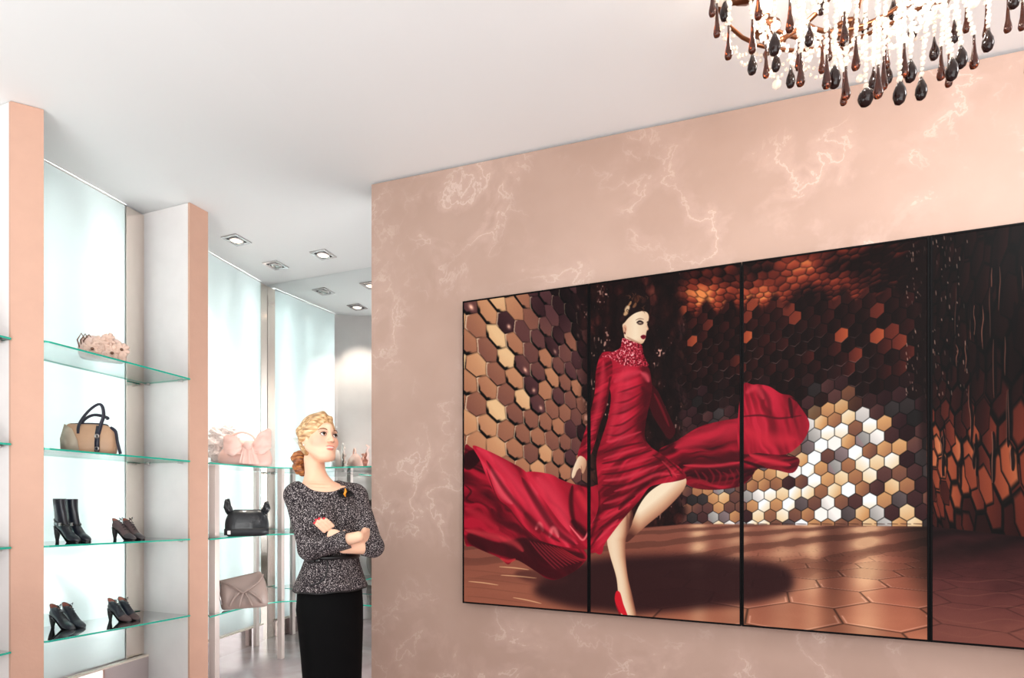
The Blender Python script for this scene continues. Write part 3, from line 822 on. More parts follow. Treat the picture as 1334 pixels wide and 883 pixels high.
    stroke([(780, 640), (779, 668), (770, 700)], 3, col(56, 5, 12), .6, .9, body)
    # near sleeve
    slv = poly([(784, 462), (796, 468), (798, 486), (794, 508), (790, 530), (782, 552), (776, 574), (770, 592), (764, 600), (753, 594), (757, 578), (764, 556), (770, 534), (775, 510), (776, 488), (779, 472)])
    cloth(slv, -.5, .22, 2, .3, .8, 3)
    stroke([(786, 470), (784, 505), (776, 545), (764, 584)], 5, col(212, 46, 66), .6, 1, slv)
    stroke([(795, 490), (792, 515), (786, 540), (774, 575)], 2.2, col(74, 8, 18), .85, .8, slv)
    for a in range(7):
        stroke([(764-a*1.2+7*(6-a)*.3, 548+a*7), (772-a*1.+7*(6-a)*.3, 545+a*7), (778-a*.8+7*(6-a)*.3, 540+a*7)], .9, col(92, 10, 22), .6, .8, slv)
    # hand
    hd = poly([(755, 594), (763, 598), (764, 606), (762, 613), (759, 617), (756, 610), (752, 613), (749, 620), (746, 623), (745, 618), (748, 607)])
    over(hd, mixc(skin, .95-.03*(X-750)-.01*(Y-600)))
    stroke([(757, 606), (758, 612), (757, 616)], .7, col(150, 90, 74), .7, .7)
    # collar of sequins
    clr = poly([(811, 441), (817, 442), (828, 446), (836, 449), (838, 460), (842, 470), (844, 477), (822, 477), (810, 475), (795, 467), (784, 464), (797, 459), (808, 453)])
    g = vnoise(X*.8, Y*.8, 1)
    over(clr, mixc([(0, (60, 4, 14)), (.5, (150, 16, 36)), (.8, (206, 70, 84)), (1, (255, 200, 196))], g*1.0+.1-.25*sm(826, 842, X)))
    # head
    nx, ny = 740., 370.
    def z(pts): return [(nx+a/4.65, ny+b/4.65) for a, b in pts]
    over(poly(z([(325, 312), (290, 240), (304, 150), (290, 110), (345, 84), (385, 40), (430, 28), (476, 56), (498, 110), (492, 180), (440, 178), (400, 190), (362, 240), (345, 300)])), col(24, 10, 10))
    fc = poly(z([(330, 250), (345, 232), (368, 205), (405, 178), (448, 165), (478, 172), (490, 195), (487, 225), (480, 245), (488, 272), (478, 284), (474, 300), (472, 318), (466, 340), (448, 362), (415, 356), (370, 338), (344, 325), (338, 290)]))
    over(fc, mixc(skin, .98-.010*np.abs(X-828)-.9*sm(838, 848, X)*sm(430, 448, Y)-.25*sm(440, 449, Y)))
    over(poly(z([(333, 262), (345, 248), (356, 262), (354, 290), (345, 305), (336, 290)])), col(220, 164, 132))
    stroke(z([(343, 262), (349, 275), (344, 292)]), .6, col(140, 84, 64), .8, .7)
    over(poly(z([(342, 290), (349, 296), (347, 306), (341, 300)])), col(70, 16, 20))
    stroke(z([(416, 236), (436, 226), (458, 236)]), 1.5, col(30, 14, 16), .95, .7)
    stroke(z([(422, 240), (438, 243), (456, 240)]), 1.3, col(40, 18, 18), .85, .7)
    stroke(z([(478, 234), (486, 230), (490, 236)]), 1.1, col(30, 14, 16), .9, .7)
    stroke(z([(410, 220), (434, 210), (460, 215)]), .6, col(90, 52, 42), .7, .7)
    stroke(z([(474, 250), (486, 274), (474, 284)]), .8, col(206, 140, 112), .6, .8)
    over(poly(z([(440, 318), (455, 308), (470, 312), (472, 322), (462, 334), (448, 332)])), col(120, 16, 34))
    stroke(z([(442, 320), (456, 319), (470, 320)]), .5, col(60, 6, 16), .8, .6)
    stroke(z([(355, 320), (400, 345), (440, 362)]), 1.4, col(150, 96, 76), .6, .9, fc)
    for a, b, w, cc_ in ((360, 150, 3.2, (226, 190, 150)), (352, 176, 2.8, (206, 160, 116)), (392, 150, 3.6, (30, 14, 14)), (420, 90, 4, (70, 34, 22)), (440, 130, 4.4, (22, 9, 9)), (405, 130, 2, (120, 76, 50)), (330, 210, 3, (44, 20, 18)), (460, 100, 3, (48, 22, 18)), (376, 120, 1.6, (170, 120, 80))):
        stroke(z([(a-10, b+12), (a, b), (a+6, b-14)]), w, col(*cc_), .95, .6)
    for i in range(26):
        a = 320+rng.rand()*160; b = 70+rng.rand()*110
        stroke(z([(a, b), (a+8*rng.randn(), b-12), (a+14*rng.randn(), b-22)]), .45, col(*(110, 66, 44) if rng.rand() < .5 else (16, 6, 6)), .7, .8)
    # small grain
    img[:] = np.clip(img+(rng.rand(H, W, 1).astype(np.float32)-.5)*.02, 0, 1)
    return img, (PX0, PY0, S)

# ---------------------------------------------------------------- video wall
def build_video_wall():
    pic, (px0, py0, S) = paint_picture()
    Hh, Ww = pic.shape[:2]
    s_of = lambda px: None
    # where picture columns meet the wall
    off = .045
    base = WALL0+WN*off
    def s_at(px):
        k = (px-667)/F
        return (k*base.y-base.x)/(WD.x-k*WD.y)
    cols = [603, 766, 965, 1211]
    ss = [s_at(c) for c in cols]
    wdt = (ss[3]-ss[0])/3
    ss = [ss[0]+wdt*i for i in range(5)]
    Y0 = (base+WD*ss[0]).y; Y3 = (base+WD*s_at(1334)).y
    zt0 = CZ+(HZ-393)*Y0/F; zb0 = CZ+(HZ-785)*Y0/F
    zt3 = CZ+(HZ-290)*Y3/F; zb3 = CZ+(HZ-846)*Y3/F
    span = s_at(1334)-ss[0]
    roll_t = (zt3-zt0)/span; roll_b = (zb3-zb0)/span
    blk = simple('black_bezel', (7, 6, 7), .6, spec=.08)
    casing = simple('black_casing', (22, 21, 23), .5)
    def pt(s, z, o=0.): p = base+WD*s+WN*o; return Vector((p.x, p.y, z))
    words = ['with the flying end of the red train', 'with the dancer in red', 'with the golden hexagon wall', 'cut by the right edge of the photo']
    for i in range(4):
        s0, s1 = ss[i]+.0008, ss[i+1]-.0008
        zt = lambda s: zt0+roll_t*(s-ss[0])
        zb = lambda s: zb0+roll_b*(s-ss[0])
        c = pt((s0+s1)/2, (zt(s0)+zb(s0))/2)
        t = thing('display_panel', c, 'tall video wall screen %s' % words[i], 'screen', 'video wall screens')
        bz = .0085
        m = MB(); q = [pt(s0, zb(s0)), pt(s1, zb(s1)), pt(s1, zt(s1)), pt(s0, zt(s0))]
        m.prism(q, WN*-(off-.006)); m.build('casing', casing, t)
        m = MB()                                             # bezel, four bars
        i0, i1 = s0+bz, s1-bz
        for a, b, c_, d in (((s0, zb(s0)), (s1, zb(s1)), (i1, zb(i1)+bz), (i0, zb(i0)+bz)), ((i0, zt(i0)-bz), (i1, zt(i1)-bz), (s1, zt(s1)), (s0, zt(s0))),
                            ((s0, zb(s0)), (i0, zb(i0)+bz), (i0, zt(i0)-bz), (s0, zt(s0))), ((i1, zb(i1)+bz), (s1, zb(s1)), (s1, zt(s1)), (i1, zt(i1)-bz))):
            m.prism([pt(*a, .0005), pt(*b, .0005), pt(*c_, .0005), pt(*d, .0005)], WN*.005)
        m.build('bezel', blk, t)
        # picture of this screen, laid out flat
        w, h = 420, 960
        sg = i0+(i1-i0)*(np.arange(w)+.5)/w
        f = (np.arange(h)+.5)/h
        X = base.x+WD.x*sg; Y = base.y+WD.y*sg
        zlo = zb0+bz+roll_b*(sg-ss[0]); zhi = zt0-bz+roll_t*(sg-ss[0])
        Z = zlo[None]+(zhi-zlo)[None]*f[:, None]
        u = (667+F*X/Y)[None]+0*Z; v = HZ-F*(Z-CZ)/Y[None]
        gx = np.clip((u-px0)*S-.5, 0, Ww-1.01); gy = np.clip((v-py0)*S-.5, 0, Hh-1.01)
        x0 = gx.astype(int); y0 = gy.astype(int); fx = (gx-x0)[..., None]; fy = (gy-y0)[..., None]
        tex = (pic[y0, x0]*(1-fx)+pic[y0, x0+1]*fx)*(1-fy)+(pic[y0+1, x0]*(1-fx)+pic[y0+1, x0+1]*fx)*fy
        im = bpy.data.images.new('screen_picture', w, h)
        buf = np.ones((h, w, 4), np.float32); buf[..., :3] = tex
        im.pixels.foreach_set(buf.ravel()); im.update(); im.pack()
        mt, nt, b = new_mat('screen_light')
        ti = nt.nodes.new('ShaderNodeTexImage'); ti.image = im; ti.extension = 'EXTEND'
        b.inputs['Base Color'].default_value = (.004, .004, .004, 1); b.inputs['Roughness'].default_value = .4; b.inputs['Specular IOR Level'].default_value = .03
        nt.links.new(ti.outputs['Color'], b.inputs['Emission Color']); b.inputs['Emission Strength'].default_value = 1.0
        me = bpy.data.meshes.new('screen')
        c0 = parent_world(t)
        q = [pt(i0, zb(i0)+bz, .003), pt(i1, zb(i1)+bz, .003), pt(i1, zt(i1)-bz, .003), pt(i0, zt(i0)-bz, .003)]
        me.from_pydata([tuple(p-c0) for p in q], [], [(0, 1, 2, 3)])
        uv = me.uv_layers.new(name='uv')
        for k, c_ in enumerate(((0, 0), (1, 0), (1, 1), (0, 1))): uv.data[k].uv = c_
        me.materials.append(mt)
        o = bpy.data.objects.new('screen', me); COL.objects.link(o); o.parent = t
build_video_wall()

# ---------------------------------------------------------------- smooth bodies from distance fields
class Field:
    def __init__(self, lo, hi, h):
        self.lo = np.array(lo, np.float32); self.h = h
        self.n = np.ceil((np.array(hi)-np.array(lo))/h).astype(int)+1
        self.D = np.full(self.n, .06, np.float32)
    def block(self, lo, hi):
        a = np.clip(np.floor((np.array(lo)-self.lo)/self.h).astype(int), 0, self.n)
        b = np.clip(np.ceil((np.array(hi)-self.lo)/self.h).astype(int)+1, 0, self.n)
        sl = tuple(slice(x, y) for x, y in zip(a, b))
        g = [(self.lo[i]+self.h*np.arange(a[i], b[i])).astype(np.float32) for i in range(3)]
        return sl, g[0][:, None, None], g[1][None, :, None], g[2][None, None, :]
    def put(self, sl, d, k, sub=False):
        D = self.D[sl]
        if D.size == 0: return
        if sub: D = -D
        if k > 0:
            h = np.clip(.5+.5*(D-d)/k, 0, 1); r = D*(1-h)+d*h-k*h*(1-h)
        else: r = np.minimum(D, d)
        self.D[sl] = -r if sub else r
    def blob(self, c, r, k=.01, M=None, sub=False):
        c = np.array(c, float); r = np.array([r]*3 if isinstance(r, (int, float)) else r, float)
        R = r.max()+k+3*self.h
        sl, x, y, z = self.block(c-R, c+R)
        x = x-c[0]; y = y-c[1]; z = z-c[2]
        if M is not None:
            m = np.array(M); q = [m[0, i]*x+m[1, i]*y+m[2, i]*z for i in range(3)]     # into the local frame
        else: q = [x, y, z]
        k0 = np.sqrt((q[0]/r[0])**2+(q[1]/r[1])**2+(q[2]/r[2])**2)
        k1 = np.sqrt((q[0]/r[0]**2)**2+(q[1]/r[1]**2)**2+(q[2]/r[2]**2)**2)+1e-9
        self.put(sl, k0*(k0-1)/k1, k, sub)
    def cone(self, a, b, ra, rb, k=.01, flat=None):
        a = np.array(a, float); b = np.array(b, float); R = max(ra, rb)+k+3*self.h
        sl, x, y, z = self.block(np.minimum(a, b)-R, np.maximum(a, b)+R)
        d = b-a; L = (d*d).sum()+1e-12
        t = np.clip(((x-a[0])*d[0]+(y-a[1])*d[1]+(z-a[2])*d[2])/L, 0, 1)
        dist = np.sqrt((x-a[0]-t*d[0])**2+(y-a[1]-t*d[1])**2+(z-a[2]-t*d[2])**2)
        self.put(sl, dist-(ra+(rb-ra)*t), k)
    def chain(self, pts, rad, k=.008):
        for i in range(len(pts)-1): self.cone(pts[i], pts[i+1], rad[i], rad[i+1], k)
    def stack(self, rows, k=.02):
        """rows of (z, cx, cy, a, b, yaw): a body of elliptic sections"""
        rows = sorted(rows); Z = [r[0] for r in rows]
        A = np.array(rows); m = A[:, 3:5].max()+.05+k
        sl, x, y, z = self.block([A[:, 1].min()-m, A[:, 2].min()-m, Z[0]-.03], [A[:, 1].max()+m, A[:, 2].max()+m, Z[-1]+.03])
        zz = z[0, 0]
        if zz.size == 0: return
        def cub(v):
            v = np.array(v); t = np.clip(zz, Z[0], Z[-1]); i = np.clip(np.searchsorted(Z, t)-1, 0, len(Z)-2)
            Zq = np.array(Z); f = (t-Zq[i])/(Zq[i+1]-Zq[i]); mm = np.gradient(v, Zq); hh = Zq[i+1]-Zq[i]
            return ((1+2*f)*(1-f)**2*v[i]+f*(1-f)**2*hh*mm[i]+f*f*(3-2*f)*v[i+1]+f*f*(f-1)*hh*mm[i+1]).astype(np.float32)
        cx, cy, a, b, yw = [cub(A[:, i])[None, None] for i in range(1, 6)]
        c, s = np.cos(yw), np.sin(yw)
        u = (x-cx)*c+(y-cy)*s; v = -(x-cx)*s+(y-cy)*c
        k0 = np.sqrt((u/a)**2+(v/b)**2); k1 = np.sqrt((u/a**2)**2+(v/b**2)**2)+1e-9
        d = k0*(k0-1)/k1
        d = np.maximum(d, np.maximum(z-Z[-1], Z[0]-z))
        self.put(sl, d, k)
    def mesh(self, smooth=1):
        D = self.D; I = D < 0
        c = np.zeros(tuple(np.array(D.shape)-1), np.uint8)
        S = (slice(None, -1), slice(1, None))
        for i in (0, 1):
            for j in (0, 1):
                for k in (0, 1): c += I[S[i], S[j], S[k]]
        act = (c > 0) & (c < 8); idx = np.flatnonzero(act)
        ci = np.stack(np.unravel_index(idx, act.shape), 1)
        val = {}
        for i in (0, 1):
            for j in (0, 1):
                for k in (0, 1): val[i, j, k] = D[ci[:, 0]+i, ci[:, 1]+j, ci[:, 2]+k]
        acc = np.zeros((len(idx), 3)); cnt = np.zeros(len(idx))
        for ax in range(3):
            for p in (0, 1):
                for q in (0, 1):
                    o = [p, q]; o.insert(ax, 0); e = list(o); e[ax] = 1
                    a = val[tuple(o)]; b = val[tuple(e)]; cr = (a < 0) != (b < 0)
                    t = np.where(cr, a/(a-b+1e-20), 0)
                    P = np.tile(np.array(o, float), (len(idx), 1)); P[:, ax] += t
                    acc += P*cr[:, None]; cnt += cr
        V = ci+acc/cnt[:, None]
        mp = np.full(act.shape, -1, np.int32); mp.ravel()[idx] = np.arange(len(idx))
        quads = []
        for ax in range(3):
            s0 = [slice(1, -1)]*3; s1 = [slice(1, -1)]*3; s0[ax] = slice(0, -1); s1[ax] = slice(1, None)
            A = I[tuple(s0)]; B = I[tuple(s1)]
            e = np.stack(np.nonzero(A != B), 1)
            if len(e) == 0: continue
            sg = A[tuple(e.T)]
            cell = e.copy()
            b, g = [i for i in range(3) if i != ax]
            def cl(db, dg):
                q = cell.copy(); q[:, b] += db; q[:, g] += dg
                return mp[tuple(q.T)]
            q = np.stack([cl(0, 0), cl(1, 0), cl(1, 1), cl(0, 1)], 1)
            flip = sg if ax != 1 else ~sg
            q[~flip] = q[~flip][:, ::-1]
            quads.append(q)
        Q = np.concatenate(quads); Q = Q[(Q >= 0).all(1)]
        V = V*self.h+self.lo
        for _ in range(smooth):
            s = np.zeros_like(V); w = np.zeros(len(V))
            for a, b in ((0, 1), (1, 2), (2, 3), (3, 0)):
                for i in range(3): s[:, i] += np.bincount(Q[:, a], V[Q[:, b], i], len(V))+np.bincount(Q[:, b], V[Q[:, a], i], len(V))
                w += np.bincount(Q[:, a], minlength=len(V))+np.bincount(Q[:, b], minlength=len(V))
            V = .5*V+.5*s/np.maximum(w, 1)[:, None]
        return V, Q
def mesh_object(name, V, Q, mat, parent=None, colors=None):
    me = bpy.data.meshes.new(name)
    o3 = parent_world(parent) if parent else Vector((0, 0, 0))
    V = np.asarray(V, np.float32)-np.array(o3, np.float32)
    me.vertices.add(len(V)); me.vertices.foreach_set('co', V.ravel())
    me.loops.add(Q.size); me.loops.foreach_set('vertex_index', np.ascontiguousarray(Q, np.int32).ravel())
    me.polygons.add(len(Q)); me.polygons.foreach_set('loop_start', np.arange(0, Q.size, 4, dtype=np.int32))
    me.polygons.foreach_set('loop_total', np.full(len(Q), 4, np.int32))
    me.update(calc_edges=True); me.validate()
    me.polygons.foreach_set('use_smooth', np.ones(len(me.polygons), bool))
    if colors is not None:
        at_ = me.color_attributes.new('tint', 'FLOAT_COLOR', 'POINT')
        c = np.ones((len(V), 4), np.float32); c[:, :3] = colors; at_.data.foreach_set('color', c.ravel())
    me.materials.append(mat)
    o = bpy.data.objects.new(name, me); COL.objects.link(o)
    if parent: o.parent = parent
    return o

# ---------------------------------------------------------------- the woman
def mat_skin():
    m, nt, b = new_mat('skin'); N = nt.nodes; L = nt.links
    a = N.new('ShaderNodeVertexColor'); a.layer_name = 'tint'
    L.new(a.outputs['Color'], b.inputs['Base Color'])
    b.inputs['Roughness'].default_value = .42; b.inputs['Subsurface Weight'].default_value = .12
    b.inputs['Subsurface Radius'].default_value = (.012, .005, .003); b.inputs['Subsurface Scale'].default_value = .6
    return m
def mat_tweed():
    m, nt, b = new_mat('black_white_tweed'); N = nt.nodes; L = nt.links
    b.inputs['Roughness'].default_value = .9; b.inputs['Specular IOR Level'].default_value = .1
    tc = N.new('ShaderNodeTexCoord')
    n = N.new('ShaderNodeTexNoise'); n.inputs['Scale'].default_value = 250; n.inputs['Detail'].default_value = 2
    L.new(tc.outputs['Object'], n.inputs['Vector'])
    r = N.new('ShaderNodeValToRGB'); e = r.color_ramp.elements
    e[0].position = .45; e[0].color = lin(32, 28, 31); e[1].position = .66; e[1].color = lin(206, 196, 194)
    q = e.new(.56); q.color = lin(72, 65, 68)
    L.new(n.outputs['Fac'], r.inputs[0]); L.new(r.outputs[0], b.inputs['Base Color'])
    bp = N.new('ShaderNodeBump'); bp.inputs['Strength'].default_value = .5; bp.inputs['Distance'].default_value = .003
    L.new(n.outputs['Fac'], bp.inputs['Height']); L.new(bp.outputs['Normal'], b.inputs['Normal'])
    return m
def mat_hair(name='honey_blonde_hair', c0=(146, 102, 62), c1=(204, 160, 110), c2=(240, 212, 168)):
    m, nt, b = new_mat(name); N = nt.nodes; L = nt.links
    b.inputs['Roughness'].default_value = .38; b.inputs['Anisotropic'].default_value = .5
    tc = N.new('ShaderNodeTexCoord')
    mp = N.new('ShaderNodeMapping'); mp.inputs['Rotation'].default_value = (math.radians(35), math.radians(-28), 0); mp.inputs['Scale'].default_value = (20, 95, 95)
    L.new(tc.outputs['Object'], mp.inputs['Vector'])
    n = N.new('ShaderNodeTexNoise'); n.inputs['Scale'].default_value = 1.0; n.inputs['Detail'].default_value = 2; n.inputs['Distortion'].default_value = .15
    L.new(mp.outputs[0], n.inputs['Vector'])
    r = N.new('ShaderNodeValToRGB'); e = r.color_ramp.elements
    e[0].position = .3; e[0].color = lin(*c0); e[1].position = .7; e[1].color = lin(*c2)
    q = e.new(.5); q.color = lin(*c1)
    L.new(n.outputs['Fac'], r.inputs[0]); L.new(r.outputs[0], b.inputs['Base Color'])
    bp = N.new('ShaderNodeBump'); bp.inputs['Strength'].default_value = .25; bp.inputs['Distance'].default_value = .002
    L.new(n.outputs['Fac'], bp.inputs['Height']); L.new(bp.outputs['Normal'], b.inputs['Normal'])
    return m

def build_woman():
    Y0 = 2.60
    foot = at(432, 1000, Y0); root = thing('person', (foot.x, foot.y, 0), 'blonde woman in a speckled tweed top and black skirt standing with folded arms', 'person')
    lat = math.radians(44)                                    # chest turned to the right of the picture
    tl = np.array([math.cos(lat), math.sin(lat), 0]); tf = np.array([math.sin(lat), -math.cos(lat), 0])
    w = lambda px, py, Y: np.array(at(px, py, Y))
    def row(py, xl, xr, b, Y=Y0, shrink=0.):
        """torso section whose outline spans xl..xr in the picture"""
        c = w((xl+xr)/2, py, Y); half = (xr-xl)/2*Y/F*.955
        th = lat-math.radians(18.7)
        a = math.sqrt(max(half**2-(b*math.sin(th))**2, 1e-4))/math.cos(th)
        return (c[2], c[0], c[1], a-shrink, b-shrink, lat)
    # --- head frame
    hc = w(415.5, 571.5, 2.60)
    Mh = Matrix.Rotation(math.radians(52), 3, 'Z') @ Matrix.Rotation(math.radians(-7), 3, 'X') @ Matrix.Rotation(math.radians(3), 3, 'Y')
    Mn = np.array(Mh)
    hp = lambda x, y, z: hc+Mn @ np.array([x, y, z])
    # --- joints
    shR, elR, wrR, haR = w(388, 645, 2.52), w(404, 715, 2.475), w(467, 699, 2.425), w(481, 695, 2.59)
    shL, elL, wrL, haL = w(463, 646, 2.69), w(486, 712, 2.565), w(448, 714, 2.468), w(430, 691, 2.424)
    torso = [row(636, 394, 460, .075), row(648, 388, 466, .098), row(662, 388, 468, .108), row(680, 393, 469, .108), row(700, 399, 467, .094), row(722, 401, 465, .088), row(740, 395, 468, .098), row(765, 390, 472, .112), row(800, 390, 473, .112), row(850, 393, 473, .10)]
    lo = np.array([-1.16, 2.22, 0.]); hi = np.array([-.60, 2.90, 1.74])
    def fingers(Fd, base, dirs, up, spread, L, r, curl):
        """four fingers fanned over 'up', each of three bones that bend towards curl"""
        tips = []
        for i in range(4):
            p = base+up*(i-1.5)*spread; d = dirs.copy(); ln = L*(.88, 1., .95, .78)[i]
            pts = [p]
            for j, f in enumerate((.42, .32, .26)):
                d = d+curl*(.22*j); d /= np.linalg.norm(d)
                pts.append(pts[-1]+d*ln*f)
            Fd.chain(pts, [r*1.08, r*1.0, r*.92, r*.78], .004)
            tips.append((pts[-1], d))
        return tips
    # --- body: one continuous skin
    B = Field(lo, hi, .0027)
    B.stack([(z, cx, cy, a-(.012 if z > w(0, 735, Y0)[2] else .026), b-(.012 if z > w(0, 735, Y0)[2] else .026), yw) for z, cx, cy, a, b, yw in torso], .02)
    neck0 = w(413, 636, 2.625); neck1 = w(409, 598, 2.635)
    B.cone(neck0, neck1, .050, .047, .03)
    for s in (shR, shL): B.cone(w(413, 630, 2.62), s*np.array([1, 1, 1])+np.array([0, 0, -.022]), .040, .042, .045)
    # collar bones
    B.cone(w(424, 634, 2.555), w(398, 632, 2.515), .010, .009, .02); B.cone(w(430, 634, 2.56), w(450, 636, 2.62), .010, .009, .02)
    # arms
    B.chain([shR, elR, wrR], [.046, .038, .025], .02)
    B.chain([shL, elL, wrL], [.046, .038, .024], .02)
    # right hand, tucked over the other sleeve
    dR = (haR-wrR); dR /= np.linalg.norm(dR)
    B.blob((wrR+haR)/2+dR*.012, (.046, .017, .036), .02, np.stack([dR, np.array([-dR[1], dR[0], 0])/np.hypot(dR[0], dR[1]), np.array([0, 0, 1.])], 1))
    upv = np.array([.15, 0, 1.]); upv /= np.linalg.norm(upv)
    fingers(B, haR+dR*.01, np.array([.1, .95, .0]), upv, .014, .062, .0080, np.array([-.5, .5, 0]))
    B.chain([wrR+dR*.04+upv*.012, haR+upv*.022, haR+dR*.035+upv*.024], [.011, .0105, .008], .006)
    # left hand, fingers lying on the right sleeve
    dL = haL-wrL; dL /= np.linalg.norm(dL)
    nrm = np.array([.1, -.95, .1]); sideL = np.cross(dL, nrm); sideL /= np.linalg.norm(sideL); nL = np.cross(sideL, dL)
    B.blob((wrL+haL)/2+dL*.01, (.046, .034, .015), .018, np.stack([dL, sideL, nL], 1))
    tipsL = fingers(B, haL+dL*.012, dL*1.0+np.array([-.15, -.12, .0]), sideL, .0145, .066, .0078, np.array([-.25, .18, -.15]))
    B.chain([wrL+sideL*.02, wrL+dL*.035+sideL*.042, wrL+dL*.065+sideL*.048], [.011, .0105, .0085], .006)
    # legs and feet under the skirt
    hipz = torso[-1][0]
    for s, k in ((-1, .03), (1, -.03)):
        h0 = np.array([foot.x, foot.y, .80])+tl*s*.066; kn = np.array([foot.x, foot.y, .46])+tl*s*.062+tf*.02; an = np.array([foot.x, foot.y, .10])+tl*s*.05+tf*k
        B.chain([h0, kn, an], [.066, .050, .033], .02)
        B.blob(kn*.55+an*.45-tf*.022+np.array([0, 0, .05]), (.04, .045, .11), .03)
        B.chain([an, an+tf*.09+np.array([0, 0, -.055]), an+tf*.15+np.array([0, 0, -.075])], [.033, .030, .02], .02)
    # head
    hb = lambda c, r, k, sub=False, R=None: B.blob(hp(*c), r, k, (Mn @ np.array(R)) if R is not None else Mn, sub)
    hb((0, .014, .030), (.071, .090, .088), .02)
    hb((0, -.022, -.030), (.055, .066, .080), .035)
    hb((0, -.040, -.070), (.040, .045, .046), .03)
    hb((0, -.072, -.100), (.018, .016, .017), .028)
    for s in (-1, 1):
        hb((s*.036, -.056, -.026), (.026, .026, .024), .03)
        B.cone(hp(s*.054, .0, -.05), hp(s*.026, -.06, -.098), .016, .013, .03)
    B.cone(hp(0, -.086, .040), hp(0, -.084, .012), .016, .012, .03)
    B.cone(hp(0, -.088, .014), hp(0, -.106, -.026), .0065, .0095, .013)
    hb((0, -.110, -.029), (.0095, .009, .0085), .008)
    for s in (-1, 1):
        hb((s*.0115, -.099, -.031), (.0075, .0085, .0065), .006)
        hb((s*.031, -.100, .004), (.019, .014, .012), .012, True)
        hb((s*.031, -.0765, .003), (.0155, .0135, .0128), .004)
        B.cone(hp(s*.014, -.089, .0215), hp(s*.046, -.076, .0225), .006, .005, .012)
        # ear
        hb((s*.069, .014, -.012), (.009, .019, .030), .006)
        hb((s*.075, .010, -.010), (.006, .010, .018), .004, True)
    hb((0, -.0955, -.0565), (.021, .0085, .0045), .006); hb((0, -.0940, -.0658), (.017, .0085, .0052), .006)
    for s in (-1, 1): hb((s*.007, -.0975, -.0558), (.008, .005, .0036), .005)
    B.cone(hp(-.021, -.0925, -.0605), hp(0, -.106, -.0615), .001, .0012, 0) if False else None
    V, Q = B.mesh(1)
    # colours of the skin
    loc = (V-hc) @ Mn                                          # head coordinates
    skin = np.array(lin(247, 199, 168)[:3]); cols = np.tile(skin, (len(V), 1))
    def blend(mask, rgb):
        nonlocal cols
        c = np.array(lin(*rgb)[:3]); cols = cols*(1-mask[:, None])+c*mask[:, None]
    def ell(c, r, soft=.25):
        d = np.sqrt((((loc-np.array(c))/np.array(r))**2).sum(1)); return np.clip((1+soft-d)/(2*soft), 0, 1)
    head = (V[:, 2] > hc[2]-.14)
    for s in (-1, 1):
        blend(.34*ell((s*.043, -.075, -.026), (.024, .04, .022), .7)*head, (232, 134, 120))
        blend(.55*ell((s*.031, -.088, .0125), (.020, .02, .0075), .5)*head, (168, 112, 96))
        blend(.5*ell((s*.006, -.109, -.0365), (.0045, .008, .003), .4)*head, (170, 96, 80))
    blend(ell((0, -.100, -.0555), (.0235, .02, .0052), .2)*head*.8, (214, 106, 104))
    blend(ell((0, -.098, -.0672), (.0195, .02, .0060), .2)*head*.8, (224, 122, 116))
    blend(ell((0, -.104, -.0612), (.0225, .02, .0018), .4)*head*.95, (255, 246, 238))
    blend(.4*np.clip(1-np.linalg.norm(V-elR, axis=1)/.1, 0, 1), (226, 150, 120))
    for p, d in tipsL:
        q = p+d*.002+nL*.0
        dist = np.linalg.norm(V-q, axis=1)
        blend(np.clip((.0088-dist)/.0012, 0, 1)*1., (206, 28, 48))
    body = mesh_object('body', V, Q, mat_skin(), root, cols)
    del B
    # --- eyes
    gaze = Mn @ np.array([.12, -1, .14]); gaze /= np.linalg.norm(gaze)
    em = [simple('eye_white', (240, 236, 232), .1), simple('iris_brown', (74, 44, 26), .08), simple('pupil', (8, 6, 6), .05)]
    for s in (-1, 1):
        c = Vector(hp(s*.031, -.0775, .003)); Mg = Vector(gaze).to_track_quat('Z', 'Y').to_matrix()
        m = MB()
        n = 16; prof = [0, 10, 20, 28, 36, 60, 90, 130, 180]
        for a0, a1, mi in ((180, 130, 0), (130, 90, 0), (90, 60, 0), (60, 36, 0), (36, 24, 1), (24, 16, 1), (16, 6, 2)):
            v = []
            for a in (a0, a1):
                for k in range(n):
                    t = 2*math.pi*k/n; r_ = .0138*math.sin(math.radians(a))
                    v.append(c+Mg @ Vector((r_*math.cos(t), r_*math.sin(t), .0138*math.cos(math.radians(a)))))
            m.add(v, [(k, (k+1) % n, n+(k+1) % n, n+k) for k in range(n)], mi, True)
        v = [c+Mg @ Vector((.0138*math.sin(math.radians(6))*math.cos(2*math.pi*k/n), .0138*math.sin(math.radians(6))*math.sin(2*math.pi*k/n), .0138)) for k in range(n)]
        m.add(v, [tuple(range(n))], 2)
        m.build('eye', em, root)
        # lids, lashes, brow
        def arc(pts, r, name, mat, dy=0.):
            m = MB(); m.tube([hp(*p) for p in pts], r, 6); return m.build(name, mat, root)
        skm = simple('eyelid_skin', (206, 146, 122), .5)
        arc([(s*.0155, -.0895, .0000), (s*.021, -.0925, .0072), (s*.031, -.0935, .0098), (s*.040, -.0895, .0075), (s*.0475, -.0825, .0022)], [.0012, .002, .0024, .0022, .0014], 'eyelash', simple('lash', (34, 22, 20), .6))
        arc([(s*.0165, -.0895, -.0012), (s*.023, -.0915, -.0058), (s*.031, -.0920, -.0075), (s*.039, -.0885, -.0058), (s*.0465, -.0825, -.0002)], [.0007, .0010, .0011, .0012, .0009], 'lower_lash', simple('lash_soft', (110, 74, 62), .6))
        arc([(s*.013, -.0960, .0200), (s*.022, -.0965, .0246), (s*.033, -.0930, .0275), (s*.043, -.0860, .0262), (s*.052, -.0755, .0205)], [.0014, .0024, .0024, .0019, .0009], 'eyebrow', simple('brow', (128, 84, 54), .8))
